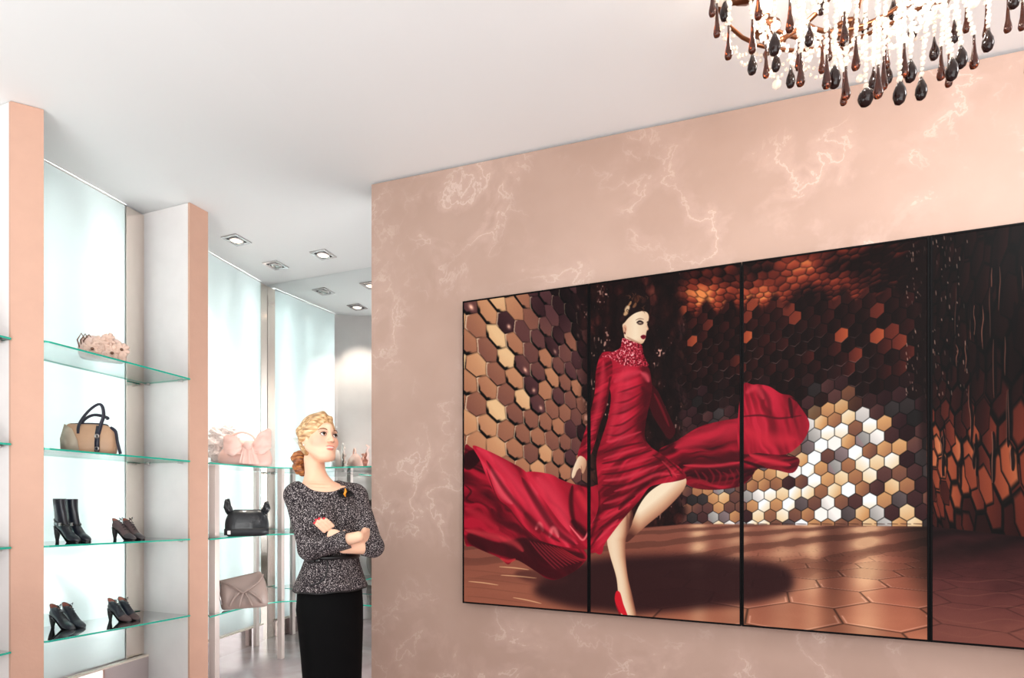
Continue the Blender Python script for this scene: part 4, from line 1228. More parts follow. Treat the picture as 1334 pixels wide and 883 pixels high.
    # --- hair
    G = Field(hc-np.array([.17, .17, .20]), hc+np.array([.17, .17, .17]), .0028)
    gb = lambda c, r, k, sub=False: G.blob(hp(*c), r, k, Mn, sub)
    gb((0, .016, .032), (.0795, .099, .096), .0)
    gb((0, .040, -.020), (.068, .070, .070), .03)
    gb((.0, -.120, -.030), (.070, .098, .106), .010, True)          # face opening
    gb((.0, -.03, -.085), (.10, .075, .055), .012, True)
    gb((-.078, .012, -.016), (.03, .024, .034), .006, True)
    gb((.072, .004, -.018), (.03, .020, .026), .006, True)
    G.cone(hp(-.070, -.030, .050), hp(-.074, .030, -.012), .010, .010, .012)
    G.cone(hp(.03, -.058, .096), hp(-.056, -.046, .062), .007, .009, .03)
    # swept waves and the knot low at the back
    for i in range(4):
        a = i/3
        G.cone(hp(-.01+.03*a, -.060+.06*a, .108+.012*math.sin(a*3)), hp(-.073, .02+.03*a, .0+.04*a), .006, .008, .03)
    V, Q = G.mesh(1); mh = mat_hair(); hair = mesh_object('hair', V, Q, mh, root)
    kn = w(392.5, 604, 2.665)
    G = Field(kn-.12, kn+.12, .0026)
    for dx, dz, dy, r in ((-.005, .045, .0, .026), (-.020, .022, -.015, .024), (.004, .018, -.024, .024), (.012, -.004, .01, .027), (-.014, -.016, -.01, .026), (.004, -.034, -.012, .025), (.006, -.048, .0, .018), (.02, .03, .012, .026)):
        G.blob(kn+np.array([dx, dy, dz]), (r, r, r*.85), .006)
    G.chain([kn+np.array([-.024, -.016, .05]), kn+np.array([-.034, -.02, .028]), kn+np.array([-.018, -.036, .01]), kn+np.array([.008, -.030, -.012])], [.008, .010, .010, .008], .004)
    G.chain([kn+np.array([.016, -.02, .036]), kn+np.array([.0, -.04, .01]), kn+np.array([-.02, -.03, -.02]), kn+np.array([-.012, -.02, -.048])], [.008, .010, .010, .007], .004)
    V, Q = G.mesh(1); mesh_object('hair_knot', V, Q, mat_hair('auburn_hair', (74, 36, 16), (150, 84, 40), (214, 150, 92)), root)
    m = MB()
    for i in range(5):
        a = w(389+i*1.2, 572+i*2, 2.62); m.tube([a, a+np.array([-.012, -.01, .004]), a+np.array([-.022, -.014, .0+.002*i])], [.0012, .001, .0005], 5)
    m.build('loose_strand', mh, hair)
    # --- earring
    m = MB(); m.ball(hp(-.079, .004, -.040), .004, 10, 6); m.build('earring', simple('pearl', (240, 232, 224), .2), root)
    # --- tweed top
    T = Field([-1.18, 2.22, .84], [-.58, 2.92, 1.40], .0034)
    rows = [(z, cx, cy, a, b, yw) for z, cx, cy, a, b, yw in torso if z > w(0, 735, Y0)[2]]
    T.stack(rows, .02)
    for s, py in ((shR, 640), (shL, 640)): T.cone(w(413, 631, 2.62), s, .046, .056, .05)
    ch = w(428, 673, Y0)
    for s in (-1, 1): T.blob(ch+tl*s*.068+tf*.075, (.058, .058, .058), .04)
    cuffR = elR+(wrR-elR)*.80; cuffL = elL+(wrL-elL)*.36
    T.chain([shR, elR, cuffR], [.060, .050, .042], .022)
    T.chain([shL, elL, cuffL], [.056, .048, .042], .022)
    # cut the sleeve ends square and the scooped neckline
    for a, b in ((elR, cuffR), (elL, cuffL)):
        d = (b-a)/np.linalg.norm(b-a); T.blob(b+d*.046, (.05, .07, .07), .004, np.array(Vector(d).to_track_quat('X', 'Z').to_matrix()), True)
    Mt = np.stack([tl, -tf, np.array([0, 0, 1.])], 1)
    T.blob(w(419, 623, 2.575), (.100, .112, .088), .006, Mt, True)
    V, Q = T.mesh(1); tw = mat_tweed(); top = mesh_object('tweed_top', V, Q, tw, root)
    # --- peplum, loosely flared
    def ring(py, xl, xr, b, n=56, wave=0., ph=0., dz=0.):
        z, cx, cy, a, bb, yw = row(py, xl, xr, b); out = []
        for k in range(n):
            t = 2*math.pi*k/n; g = 1+wave*math.cos(7*t+ph)
            u, v = a*g*math.cos(t), bb*g*math.sin(t)
            out.append(Vector((cx+u*math.cos(yw)-v*math.sin(yw), cy+u*math.sin(yw)+v*math.cos(yw), z+dz*math.cos(7*t+ph))))
        return out
    def shell(rings, name, mat, thick):
        m = MB(); m.grid([*rings], close_u=True); return m.build(name, mat, root, solid=thick)
    shell([ring(719, 400.5, 465.5, .089), ring(724, 399.5, 466.5, .092), ring(738, 394.5, 470, .106, wave=.008), ring(752, 389, 475, .122, wave=.02), ring(762, 385.5, 478.5, .132, wave=.03, dz=.002), ring(765, 385, 479.5, .135, wave=.034, dz=.003)], 'peplum', tw, .006)
    m = MB(); hem = ring(766, 384.6, 480, .136, wave=.034, dz=.003); m.tube(hem+[hem[0]], .0035, 6, caps=False); m.build('hem_piping', simple('black_piping', (16, 14, 16), .5), root)
    # --- skirt
    blkc = simple('black_crepe', (5, 5, 6), .8, spec=.12, bump=(60, .1, .002))
    rs = [ring(752, 396, 468, .100), ring(768, 389, 472, .113), ring(790, 387.5, 473.5, .116), ring(818, 390.5, 473.5, .112), ring(850, 393.5, 472.5, .108), ring(883, 396, 471.5, .102), ring(910, 397, 471, .098), ring(912, 399, 469, .094)]
    shell(rs, 'skirt', blkc, .004)
    # --- belt with a flat bow, and the pocket piping
    bl = simple('black_ribbon', (10, 9, 11), .35)
    m = MB(); r0 = ring(726.5, 396.6, 469.2, .103); r1 = ring(720.5, 397.2, 468.8, .101)
    m.grid([r0, r1], close_u=True); m.build('belt', bl, root, solid=.004)
    def on_front(px, py, lift=.004):
        """the point of the peplum seen at (px, py): on its near side"""
        z, cx, cy, a, b, yw = row(py, np.interp(py, [719, 724, 738, 752, 762, 766], [400.5, 399.5, 394.5, 389, 385.5, 384.6]), np.interp(py, [719, 724, 738, 752, 762, 766], [465.5, 466.5, 470, 475, 478.5, 480]), np.interp(py, [719, 724, 738, 752, 762, 766], [.089, .092, .106, .122, .132, .136]))
        best = None
        for k in range(720):
            t = 2*math.pi*k/720; u, v = (a+lift)*math.cos(t), (b+lift)*math.sin(t)
            x = cx+u*math.cos(yw)-v*math.sin(yw); y = cy+u*math.sin(yw)+v*math.cos(yw)
            e = abs(667+F*x/y-px)
            if e < 1.2 and (best is None or y < best[1]): best = (x, y)
        if best is None: best = (cx, cy-b)
        return Vector((best[0], best[1], z))
    m = MB(); m.tube(smooth_line([on_front(*p) for p in ((427.5, 727), (427.8, 736), (425, 746), (418, 752.5), (410, 755), (402, 756))], 4), .0032, 6)
    m.build('pocket_piping', bl, root)
    c = on_front(407.5, 727, .018)
    m = MB()
    for sx in (-1, 1):
        m.ball(c+Vector((sx*.017, .003*sx, .002)), (.019, .008, .012), 12, 8)
    m.ball(c+Vector((0, -.006, 0)), (.008, .008, .009), 10, 6)
    m.build('bow', bl, root)
    m = MB(); m.ball(c+Vector((.026, -.002, .004)), .0035, 8, 6); m.build('bow_stone', M_STEEL, root)
    # --- black flower brooch on the neckline
    c = w(449.5, 643, 2.545)
    m = MB()
    for a, L in ((-10, .046), (28, .040), (150, .046), (190, .040), (215, .036), (250, .034), (300, .036), (335, .036)):
        t = math.radians(a); e = c+np.array([math.cos(t)*L, .0, math.sin(t)*L*.62])
        q = math.cos(t), math.sin(t)
        n_ = np.array([-q[1], 0, q[0]])*.016
        mid = (c+e)/2+np.array([0, -.012, 0])
        m.add([c, mid+n_, e, mid-n_, c+np.array([0, .006, 0]), mid+n_+np.array([0, .006, 0]), e+np.array([0, .006, 0]), mid-n_+np.array([0, .006, 0])], [(0, 1, 2, 3), (7, 6, 5, 4), (0, 4, 5, 1), (1, 5, 6, 2), (2, 6, 7, 3), (3, 7, 4, 0)])
    fl_ = m.build('flower_brooch', simple('black_silk', (14, 13, 15), .45), root)
    m = MB(); m.tube([c+np.array([.006, -.018, .024]), c+np.array([.010, -.022, .010]), c+np.array([.004, -.022, -.002]), c+np.array([.008, -.018, -.014])], [.003, .006, .006, .003], 8)
    m.build('brooch_heart', simple('amber_gold', (236, 150, 30), .3), fl_)
    # --- shoes
    for s, k in ((-1, .03), (1, -.03)):
        an = np.array([foot.x, foot.y, 0.])+tl*s*.05+tf*k
        m = MB(); m.tube([an-tf*.045+np.array([0, 0, .085]), an-tf*.02+np.array([0, 0, .075]), an+tf*.05+np.array([0, 0, .035]), an+tf*.12+np.array([0, 0, .022]), an+tf*.185+np.array([0, 0, .014])], [.026, .034, .036, .036, .012], 12)
        m.tube([an-tf*.03+np.array([0, 0, .07]), an-tf*.034], [.014, .006], 8)
        m.tube([an+tf*.06, an+tf*.12, an+tf*.18], [.004, .004, .004], 8, flat=(7, 1))
        m.build('shoe', blkc, root)
build_woman()

# ---------------------------------------------------------------- shoes on the glass shelves
OUT = Vector((.965, -.263, 0)); LATV = Vector((.263, .965, 0))
M_NAVY = simple('navy_black_leather', (22, 27, 40), .28, coat=.4, var=.1, vscale=30)
M_TAN_IN = simple('brown_lining', (150, 88, 70), .6)
M_GREYSUEDE = simple('grey_brown_suede', (92, 76, 76), .6, spec=.3, var=.12, vscale=40)
M_TOE = simple('dark_toe_leather', (48, 40, 46), .3, coat=.4)
M_SOLE = simple('black_sole', (12, 12, 15), .4)
M_LACE = simple('dark_lace', (30, 28, 34), .7)
def make_shoe(loc, h, upper, toe, label, group, boot=False, L=.195, yaw=0., wide=.90, sx=1., sz=1.):
    """heeled shoe: heel at loc, toe along OUT; h total height"""
    fx = Matrix.Rotation(yaw, 3, 'Z') @ OUT; fy = Vector((-fx.y, fx.x, 0)); z = Vector((0, 0, 1))
    t = thing('ankle_boot' if boot else 'heeled_shoe', loc, label, 'boot' if boot else 'shoe', group)
    P = lambda a, b, c: Vector(loc)+fx*a*sx+fy*b*wide*sx+z*c*sz
    heel = .082
    # upper: rings along the foot (position, ground clearance, height, half width)
    def ring(x, zb, zt, hw, tilt=0., n=16, sq=.75):
        out = []
        for k in range(n):
            a = 2*math.pi*k/n; ca, sa = math.cos(a), math.sin(a)
            yy = hw*math.copysign(abs(ca)**sq, ca)*(1 if sa < 0 else (1-.28*sa)); f = (sa+1)/2
            out.append(P(x+tilt*f, yy, zb+(zt-zb)*f))
        return out
    m = MB()
    rows = [ring(-.022, heel+.012, heel+.03, .008), ring(-.018, heel+.004, heel+.055, .022, -.004), ring(.000, heel, heel+.066, .029, -.002), ring(.030, heel-.012, heel+.062, .031), ring(.060, heel-.036, heel+.040, .032),
            ring(.090, heel-.060, heel+.006, .036), ring(.115, .012, .058, .039), ring(.140, .006, .048, .038), ring(.162, .005, .038, .031), ring(.180, .006, .027, .019), ring(.188, .009, .018, .006)]
    m.grid(rows, 0, close_u=True)
    m.add(rows[0], [tuple(range(16))], 0, True); m.add(rows[-1], [tuple(range(16))], 0, True)
    sc = L/.195
    m.build('upper', upper, t, subsurf=1)
    # shaft / collar
    m = MB(); top = h
    def oval(zc, x0, x1, hw, lean=0., n=18):
        return [P((x0+x1)/2+(x1-x0)/2*math.cos(2*math.pi*k/n), hw*math.sin(2*math.pi*k/n), zc+lean*math.cos(2*math.pi*k/n)) for k in range(n)]
    if boot:
        rr = [oval(heel+.025, -.024, .090, .032, -.02), oval(heel+.055, -.023, .070, .032, -.006), oval(heel+.12, -.026, .052, .034), oval(top-.02, -.030, .052, .038), oval(top, -.030, .052, .0385), oval(top-.001, -.027, .049, .0355), oval(heel+.10, -.020, .048, .030)]
    else:
        rr = [oval(heel+.028, -.024, .078, .031, -.014), oval(heel+.046, -.022, .064, .031, -.014), oval(top-.022, -.027, .056, .030, -.024), oval(top-.014, -.028, .054, .030, -.027), oval(top-.016, -.025, .051, .027, -.026), oval(heel+.03, -.018, .044, .025, -.012)]
    m.grid(rr, 0, close_u=True); m.build('shaft' if boot else 'collar', upper, t, subsurf=1)
    if not boot:
        m = MB(); m.grid([oval(top-.018, -.0245, .0505, .0265, -.026), oval(heel+.028, -.016, .040, .022, -.012)], close_u=True); m.build('lining', M_TAN_IN, t)
    # heel, sole
    m = MB(); m.tube([P(-.004, 0, heel+.012), P(-.010, 0, heel*.62), P(-.010, 0, heel*.2), P(-.009, 0, 0)], [.020, .014, .0085, .0085], 12); m.build('heel', M_SOLE, t)
    m = MB(); srow = [[P(x, s*w_, zb) for s, zb in ((-1, zz), (1, zz), (1, zz-.005), (-1, zz-.005))] for x, w_, zz in ((-.018, .018, heel+.003), (.02, .026, heel-.006), (.06, .027, heel-.034), (.095, .033, .022), (.118, .037, .006), (.15, .034, .0055), (.176, .020, .007), (.187, .006, .009))]
    m.grid(srow, close_u=True, smooth=False); m.build('sole', M_SOLE, t)
    # toe cap
    m = MB(); m.grid([[p+(p-P(.15, 0, .02))*.03 for p in r_] for r_ in rows[6:]], close_u=True); m.build('toe_cap', toe, t, subsurf=1)
    if not boot:
        m = MB()
        for i in range(5):
            x = .044+.013*i; zz = heel+.066-.0165*i
            m.tube([P(x, -.015, zz-.006), P(x+.004, 0, zz+.002), P(x, .015, zz-.006)], .0022, 6)
        m.tube([P(.04, .003, heel+.07), P(.052, .014, heel+.084), P(.06, .004, heel+.07)], .0018, 6)
        m.tube([P(.04, -.003, heel+.07), P(.050, -.015, heel+.080), P(.06, -.004, heel+.068)], .0018, 6)
        m.build('laces', M_LACE, t)
    else:
        m = MB(); m.grid([oval(heel+.030, -.0265, .090, .0345, -.018), oval(heel+.038, -.0265, .086, .0345, -.018)], close_u=True); m.build('strap', M_SOLE, t, solid=.003)
        m = MB(); m.box(P(.052, -.031, heel+.022), fx*.008, fy*.003, z*.009); m.build('buckle', M_STEEL, t, bevel=.001)
    return t
def shelf_z(za, zb, Y):
    f = (Y-P1R.y)/(P2.y-P1R.y); return za+(zb-za)*f
def shoe_pair(px, Y, za, zb, h, up, toe, words, group, boot=False, gap=.066, sx=.80, sz=.86):
    for i in range(2):
        Yi = Y+.0+i*gap*LATV.y; b = at(px, 700, Y); p = Vector((b.x, b.y, 0))+LATV*gap*i
        p.z = shelf_z(za, zb, p.y)+.0005
        make_shoe(p, h, up, toe, words[i], group, boot, yaw=.03*(-1)**i, sx=sx, sz=sz)
shoe_pair(76, 3.06, 1.050, 1.026, .252, M_NAVY, M_NAVY, ('black heeled ankle boot on the third shelf, nearer of the pair', 'black heeled ankle boot on the third shelf, farther of the pair'), 'black ankle boots', True, sz=1., sx=.82)
shoe_pair(151, 3.34, 1.050, 1.026, .150, M_GREYSUEDE, M_TOE, ('grey brown lace-up heeled shoe with a dark toe, nearer of its pair', 'grey brown lace-up heeled shoe with a dark toe, farther of its pair'), 'grey brown lace-up shoes')
shoe_pair(70, 3.08, .562, .516, .158, M_NAVY, M_NAVY, ('black lace-up heeled shoe near the left pillar on the lowest shelf, nearer of its pair', 'black lace-up heeled shoe near the left pillar on the lowest shelf, farther of its pair'), 'black shoes with brown lining')
shoe_pair(145, 3.34, .562, .516, .158, M_NAVY, M_GREYSUEDE, ('black lace-up heeled shoe on the right of the lowest shelf, nearer of its pair', 'black lace-up heeled shoe on the right of the lowest shelf, farther of its pair'), 'black shoes with grey toes')

# ---------------------------------------------------------------- bags
def frame_at(px, Y, z, yaw=0.):
    p = at(px, 700, Y); p.z = z
    r = Vector((p.y, -p.x, 0)).normalized()                # to the right, square to the line of sight
    r = Matrix.Rotation(yaw, 3, 'Z') @ r
    f = Vector((-r.y, r.x, 0))                             # away from the viewer
    return p, r, f
def bag_body(p, r, f, sections, name, mat, t, n=28, sq=.6, noise=0., sub=1, seed=0):
    """sections of (height, half width, half depth, shift right)"""
    rn = random.Random(seed); rows = []
    for h_, a, b, s in sections:
        row = []
        for k in range(n):
            th = 2*math.pi*k/n; c, s_ = math.cos(th), math.sin(th)
            g = 1+noise*(rn.random()-.5)
            row.append(p+r*(s+a*g*math.copysign(abs(c)**sq, c))+f*(b*g*math.copysign(abs(s_)**sq, s_))+Vector((0, 0, h_)))
        rows.append(row)
    m = MB(); m.grid(rows, close_u=True)
    m.add(rows[0], [tuple(range(n))], 0, True); m.add(rows[-1], [tuple(range(n))], 0, True)
    return m.build(name, mat, t, subsurf=sub)
def petal_cloud(p, r, f, places, name, mat, t, seed=1):
    """ruffles: curled petals set in whorls"""
    rn = random.Random(seed); z = Vector((0, 0, 1))
    for (a, b, c, s) in places:
        m = MB(); o = p+r*a+f*b+z*c
        for lay in range(3):
            n = 4+lay*2
            for k in range(n):
                th = 2*math.pi*k/n+lay*.5+rn.random()*.4; R = s*(.25+.38*lay)*(1+.2*rn.random())
                d = (r*math.cos(th)+z*math.sin(th)); q = d.cross(f)
                rows = []
                for i in range(4):
                    u = i/3; w_ = s*(.16+.26*math.sin(u*2.4)); lift = -s*(.55-.22*lay)*(1-.8*u)*1.0
                    rows.append([o+d*R*u*1.15+q*w_*v+f*(lift-.10*s*math.cos(v*2.6+k)+.05*s*abs(v)) for v in (-1, -.5, 0, .5, 1)])
                m.grid(rows)
        m.build(name, mat, t, solid=.0022)
# pink flowered clutch on the top shelf
M_ROSE = simple('rose_satin', (246, 218, 206), .4, var=.04)
M_PEACH = simple('peach_satin', (248, 214, 196), .4, var=.05)
M_BROWNM = simple('brown_metal', (126, 92, 74), .3, metal=.7)
p, r, f = frame_at(134, 3.16, 2.0990)
r, f = r*.88, f*.88
t = thing('clutch_bag', p, 'small peach clutch covered with flowers on the top shelf', 'handbag')
bag_body(p, r, f, [(.0, .10, .035, 0), (.004, .125, .045, 0), (.05, .135, .048, 0), (.10, .125, .040, 0), (.135, .095, .022, 0), (.142, .08, .01, 0)], 'bag_body', M_ROSE, t, sq=.7)
petal_cloud(p, r, f, [(-.062, -.046, .055, .036), (-.01, -.048, .095, .036), (.045, -.048, .052, .036), (.098, -.044, .075, .036), (.10, -.04, .034, .026), (-.03, -.05, .036, .026), (.03, -.04, .125, .030)], 'flower', M_PEACH, t, 4)
m = MB()
for q in range(3): m.tube([p+r*(-.118+.012*q)+f*-.02+Vector((0, 0, .05)), p+r*(-.132+.016*q)+f*-.03+Vector((0, 0, .10)), p+r*(-.112+.02*q)+f*-.02+Vector((0, 0, .142)), p+r*(-.088+.02*q)+f*-.02+Vector((0, 0, .10)), p+r*(-.09+.02*q)+f*-.03+Vector((0, 0, .05))], .0035, 6)
m.build('chain_handle', M_BROWNM, t)
m = MB()
for a, c in ((-.055, .052), (.048, .042), (.10, .07)): m.ball(p+r*a+f*-.072+Vector((0, 0, c)), .009, 8, 6)
m.build('flower_button', M_BROWNM, t)

# tan tote with navy straps
M_TAN = simple('tan_leather', (198, 160, 128), .42, var=.08, vscale=12, bump=(18, .2, .01))
M_TANL = simple('pale_taupe_leather', (190, 178, 158), .45, var=.08, vscale=14)
M_STRAP = simple('navy_strap', (36, 38, 54), .35)
p, r, f = frame_at(119, 3.12, 1.5495, -.25)
r, f = r*.80, f*.80
t = thing('tote_bag', p, 'tan leather tote with navy straps on the second shelf', 'handbag')
bag_body(p, r, f, [(.0, .135, .055, 0), (.006, .152, .07, 0), (.06, .160, .072, -.002), (.12, .156, .055, -.006), (.158, .136, .034, -.012), (.172, .118, .018, -.016), (.174, .10, .010, -.016)], 'bag_body', M_TAN, t, sq=.55)
m = MB(); m.grid([[p+r*(-.163)+f*-.05+Vector((0, 0, .01)), p+r*(-.05)+f*-.078+Vector((0, 0, .006))], [p+r*-.168+f*-.045+Vector((0, 0, .08)), p+r*-.06+f*-.080+Vector((0, 0, .07))], [p+r*-.150+f*-.022+Vector((0, 0, .166)), p+r*-.10+f*-.052+Vector((0, 0, .140))]]); m.build('side_gusset', M_TANL, t, solid=.003)
z = Vector((0, 0, 1))
m = MB(); m.tube(smooth_line([p+r*-.066+f*-.052+z*.112, p+r*-.060+f*-.035+z*.172, p+r*-.01+f*-.03+z*.245, p+r*.045+f*-.03+z*.287, p+r*.072+f*-.03+z*.278, p+r*.080+f*-.03+z*.225, p+r*.066+f*-.04+z*.17, p+r*.058+f*-.056+z*.11], 5), .0075, 8, flat=(.55, 1.3)); m.build('front_handle', M_STRAP, t)
m = MB(); m.tube(smooth_line([p+r*-.085+f*.04+z*.14, p+r*-.05+f*.03+z*.20, p+r*.01+f*.03+z*.232, p+r*.09+f*.0+z*.218, p+r*.10+f*-.01+z*.205], 5), .0075, 8, flat=(.55, 1.3)); m.build('back_handle', M_STRAP, t)
m = MB(); m.grid([[p+r*(.052+s)+f*y+z*h_ for s in (-.014, .014)] for y, h_ in ((-.034, .162), (-.062, .118), (-.0765, .06), (-.0755, .012))]); m.build('front_strap', M_STRAP, t, solid=.006)
m = MB()
for h_ in (.028, .10): m.lathe([(.013, -.003), (.013, .003), (.008, .003), (.008, -.003)], p+r*.052+f*-.080+z*h_, 12, axis=Matrix.Rotation(math.pi/2, 3, 'X'))
m.build('buckle', M_STEEL, t)
m = MB(); m.tube(smooth_line([p+r*.118+f*-.02+z*.158, p+r*.152+f*-.03+z*.135, p+r*.166+f*-.04+z*.07, p+r*.186+f*-.05+z*.004], 5), .006, 8, flat=(.5, 1.5)); m.build('side_strap', M_STRAP, t)
m = MB(); m.tube(smooth_line([p+r*-.118+f*-.012+z*.168, p+r*-.02+f*-.018+z*.176, p+r*.08+f*-.016+z*.176, p+r*.104+f*-.01+z*.168], 4), .004, 6); m.build('top_piping', M_STRAP, t)

# black satchel with tufted corners
M_BLACKB = simple('black_patent', (17, 21, 27), .32, coat=.3, bump=(14, .5, .02))
p, r, f = frame_at(322, 4.02, 1.0165)
t = thing('shoulder_bag', p, 'slouchy black bag with two tufted corners on the middle shelf', 'handbag')
bag_body(p, r, f, [(.0, .125, .055, 0), (.006, .142, .07, 0), (.06, .150, .074, 0), (.12, .147, .068, 0), (.165, .128, .052, 0), (.190, .106, .030, 0), (.197, .085, .012, 0)], 'bag_body', M_BLACKB, t, sq=.75, noise=.04, seed=2)
for sx in (-1, 1):
    m = MB(); rn = random.Random(sx+5)
    for i in range(9):
        a = p+r*sx*(.098+.004*i)+z*(.165+.006*(i % 3)); e = p+r*sx*(.122+.022*rn.random())+f*(rn.random()-.5)*.05+z*(.232+.05*rn.random()*(1 if sx < 0 else .6))
        m.tube([a, (a+e)/2+r*sx*.012*rn.random(), e], [.014, .017, .008], 7)
    m.build('corner_tuft', M_BLACKB, t)
m = MB(); m.grid([[p+r*a+f*(-.068-.014*math.cos(a*9))+z*h_ for a in (-.15, -.09, -.03, .03, .09, .145)] for h_ in (.012, .035, .058)]); m.build('front_flap', simple('black_matt', (24, 26, 32), .55), t, solid=.006)
m = MB(); m.box(p+r*-.118+f*-.088+z*.032, r*.010, f*.003, z*.014); m.build('metal_tab', M_STEEL, t, bevel=.002)

# grey-brown clutch leaning on the lowest shelf
M_TAUPE = simple('taupe_leather', (158, 138, 130), .42, var=.06, vscale=10, bump=(10, .25, .012))
p, r, f = frame_at(317, 3.98, .4785)
t = thing('envelope_bag', p, 'taupe pleated leather bag leaning on the lowest shelf', 'handbag')
Mq = lambda a, h_: p+r*a+f*(h_*.24)+z*(h_*.97)
rows = []
def bag_row(h_, a0, a1, d):
    n = 26; out = []
    for k in range(n):
        th = 2*math.pi*k/n; c, s_ = math.cos(th), math.sin(th)
        a = (a0+a1)/2+(a1-a0)/2*math.copysign(abs(c)**.5, c)
        out.append(Mq(a, h_+.035*(a/.16)*(h_/.28))+f*(d*math.copysign(abs(s_)**.8, s_)*(1+.16*math.cos(a*58)*(s_ < 0))))
    return out
m = MB(); rows = [bag_row(h_, a0, a1, d) for h_, a0, a1, d in ((.004, -.13, .15, .015), (.01, -.145, .168, .035), (.07, -.152, .172, .05), (.14, -.160, .160, .05), (.20, -.168, .142, .036), (.245, -.170, .120, .018), (.25, -.165, .112, .008))]
m.grid(rows, close_u=True); m.add(rows[0], [tuple(range(26))], 0, True); m.add(rows[-1], [tuple(range(26))], 0, True)
m.build('bag_body', M_TAUPE, t, subsurf=1)
m = MB(); m.tube(smooth_line([Mq(-.165, .225)-f*.036, Mq(-.08, .19)-f*.056, Mq(-.03, .15)-f*.066, Mq(.0, .13)-f*.066, Mq(.05, .16)-f*.062, Mq(.10, .20)-f*.05, Mq(.135, .25)-f*.03], 4), .006, 8); m.build('flap_edge', M_TAUPE, t)
for k, (a, b) in enumerate((((-.02, .14), (-.09, .03)), ((.0, .13), (-.03, .02)), ((.01, .13), (.06, .02)), ((.03, .14), (.13, .04)))):
    m = MB(); m.tube(smooth_line([Mq(*a)-f*.060, Mq((a[0]+b[0])/2+.008*(k-1.5), (a[1]+b[1])/2)-f*.060, Mq(*b)-f*.052], 4), [.004]+[.008]*7+[.004], 8); m.build('pleat', M_TAUPE, t)
m = MB(); m.tube([Mq(-.150, .20)-f*.03, Mq(-.158, .13)-f*.042, Mq(-.140, .05)-f*.045], .005, 6); m.build('side_chain', M_STEEL, t)

# pale pink bow bag on the top shelf
M_BLUSH = simple('blush_silk', (238, 200, 188), .5, var=.04, vscale=8, bump=(9, .3, .015))
p, r, f = frame_at(318, 4.17, 1.5470)
t = thing('bow_bag', p, 'large blush pink bag gathered into a bow on the top curved shelf', 'handbag')
bag_body(p, r, f, [(.0, .16, .06, .01), (.006, .185, .075, .01), (.06, .195, .08, .012), (.12, .175, .07, .02), (.175, .13, .05, .03), (.20, .09, .025, .03)], 'bag_body', M_BLUSH, t, sq=.7, noise=.05, seed=8)
def drape(rows_, name, solid=.004):
    m = MB(); m.grid([[p+r*a+f*b+z*c for a, b, c in row] for row in rows_]); return m.build(name, M_BLUSH, t, solid=solid, subsurf=1)
for sgn, hh in ((-1, .185), (1, .25)):
    rows_ = []
    for i in range(7):
        u = i/6; sp = .03+(.060 if sgn < 0 else .075)*math.sin(u*2.4)
        rows_.append([(sgn*(.02+.145*u)+.025, -.085-.035*math.sin(u*3)-.024*math.cos(v*8+i*1.3), .128+(hh-.165)*u*.9+sp*v*(1 if v > 0 else .8)+.010*math.sin(i*2.1+v*3)) for v in (-1, -.66, -.33, 0, .33, .66, 1)])
    drape(rows_, 'bow_loop')
for k, (a0, a1, w_) in enumerate(((.01, -.01, .022), (.03, .035, .026), (.045, .085, .024))):
    rows_ = [[(a0+(a1-a0)*u+w_*(.6+.7*u)*v, -.105-.012*math.cos(v*5)-.01*u, .16-.152*u) for v in (-1, -.5, 0, .5, 1)] for u in (0, .25, .5, .75, 1)]
    drape(rows_, 'bow_tail')
m = MB(); m.ball(p+r*.025+f*-.115+z*.155, (.034, .022, .036), 14, 10); m.build('bow_knot', M_BLUSH, t)
m = MB(); m.tube(smooth_line([p+r*-.13+z*.12, p+r*-.10+z*.215, p+r*-.02+z*.262, p+r*.06+z*.235, p+r*.10+z*.15], 5), .008, 8); m.build('handle', M_BLUSH, t)
# white ruffled bag half hidden behind it
M_IVORY = simple('ivory_lace', (250, 240, 236), .6, var=.03)
p, r, f = frame_at(291, 4.25, 1.5475)
t = thing('ruffled_bag', p, 'white ruffled bag half hidden behind the pink bow bag', 'handbag')
bag_body(p, r, f, [(.0, .07, .04, 0), (.006, .085, .05, 0), (.10, .095, .055, 0), (.20, .085, .045, 0), (.25, .05, .02, 0)], 'bag_body', M_IVORY, t, sq=.8)
petal_cloud(p, r, f, [(-.045, -.06, .25, .045), (.035, -.06, .275, .045), (-.06, -.065, .17, .045), (.01, -.07, .20, .045), (.05, -.065, .13, .045), (-.05, -.065, .09, .042), (.0, -.065, .05, .042), (.07, -.06, .21, .040)], 'ruffle', M_IVORY, t, 9)

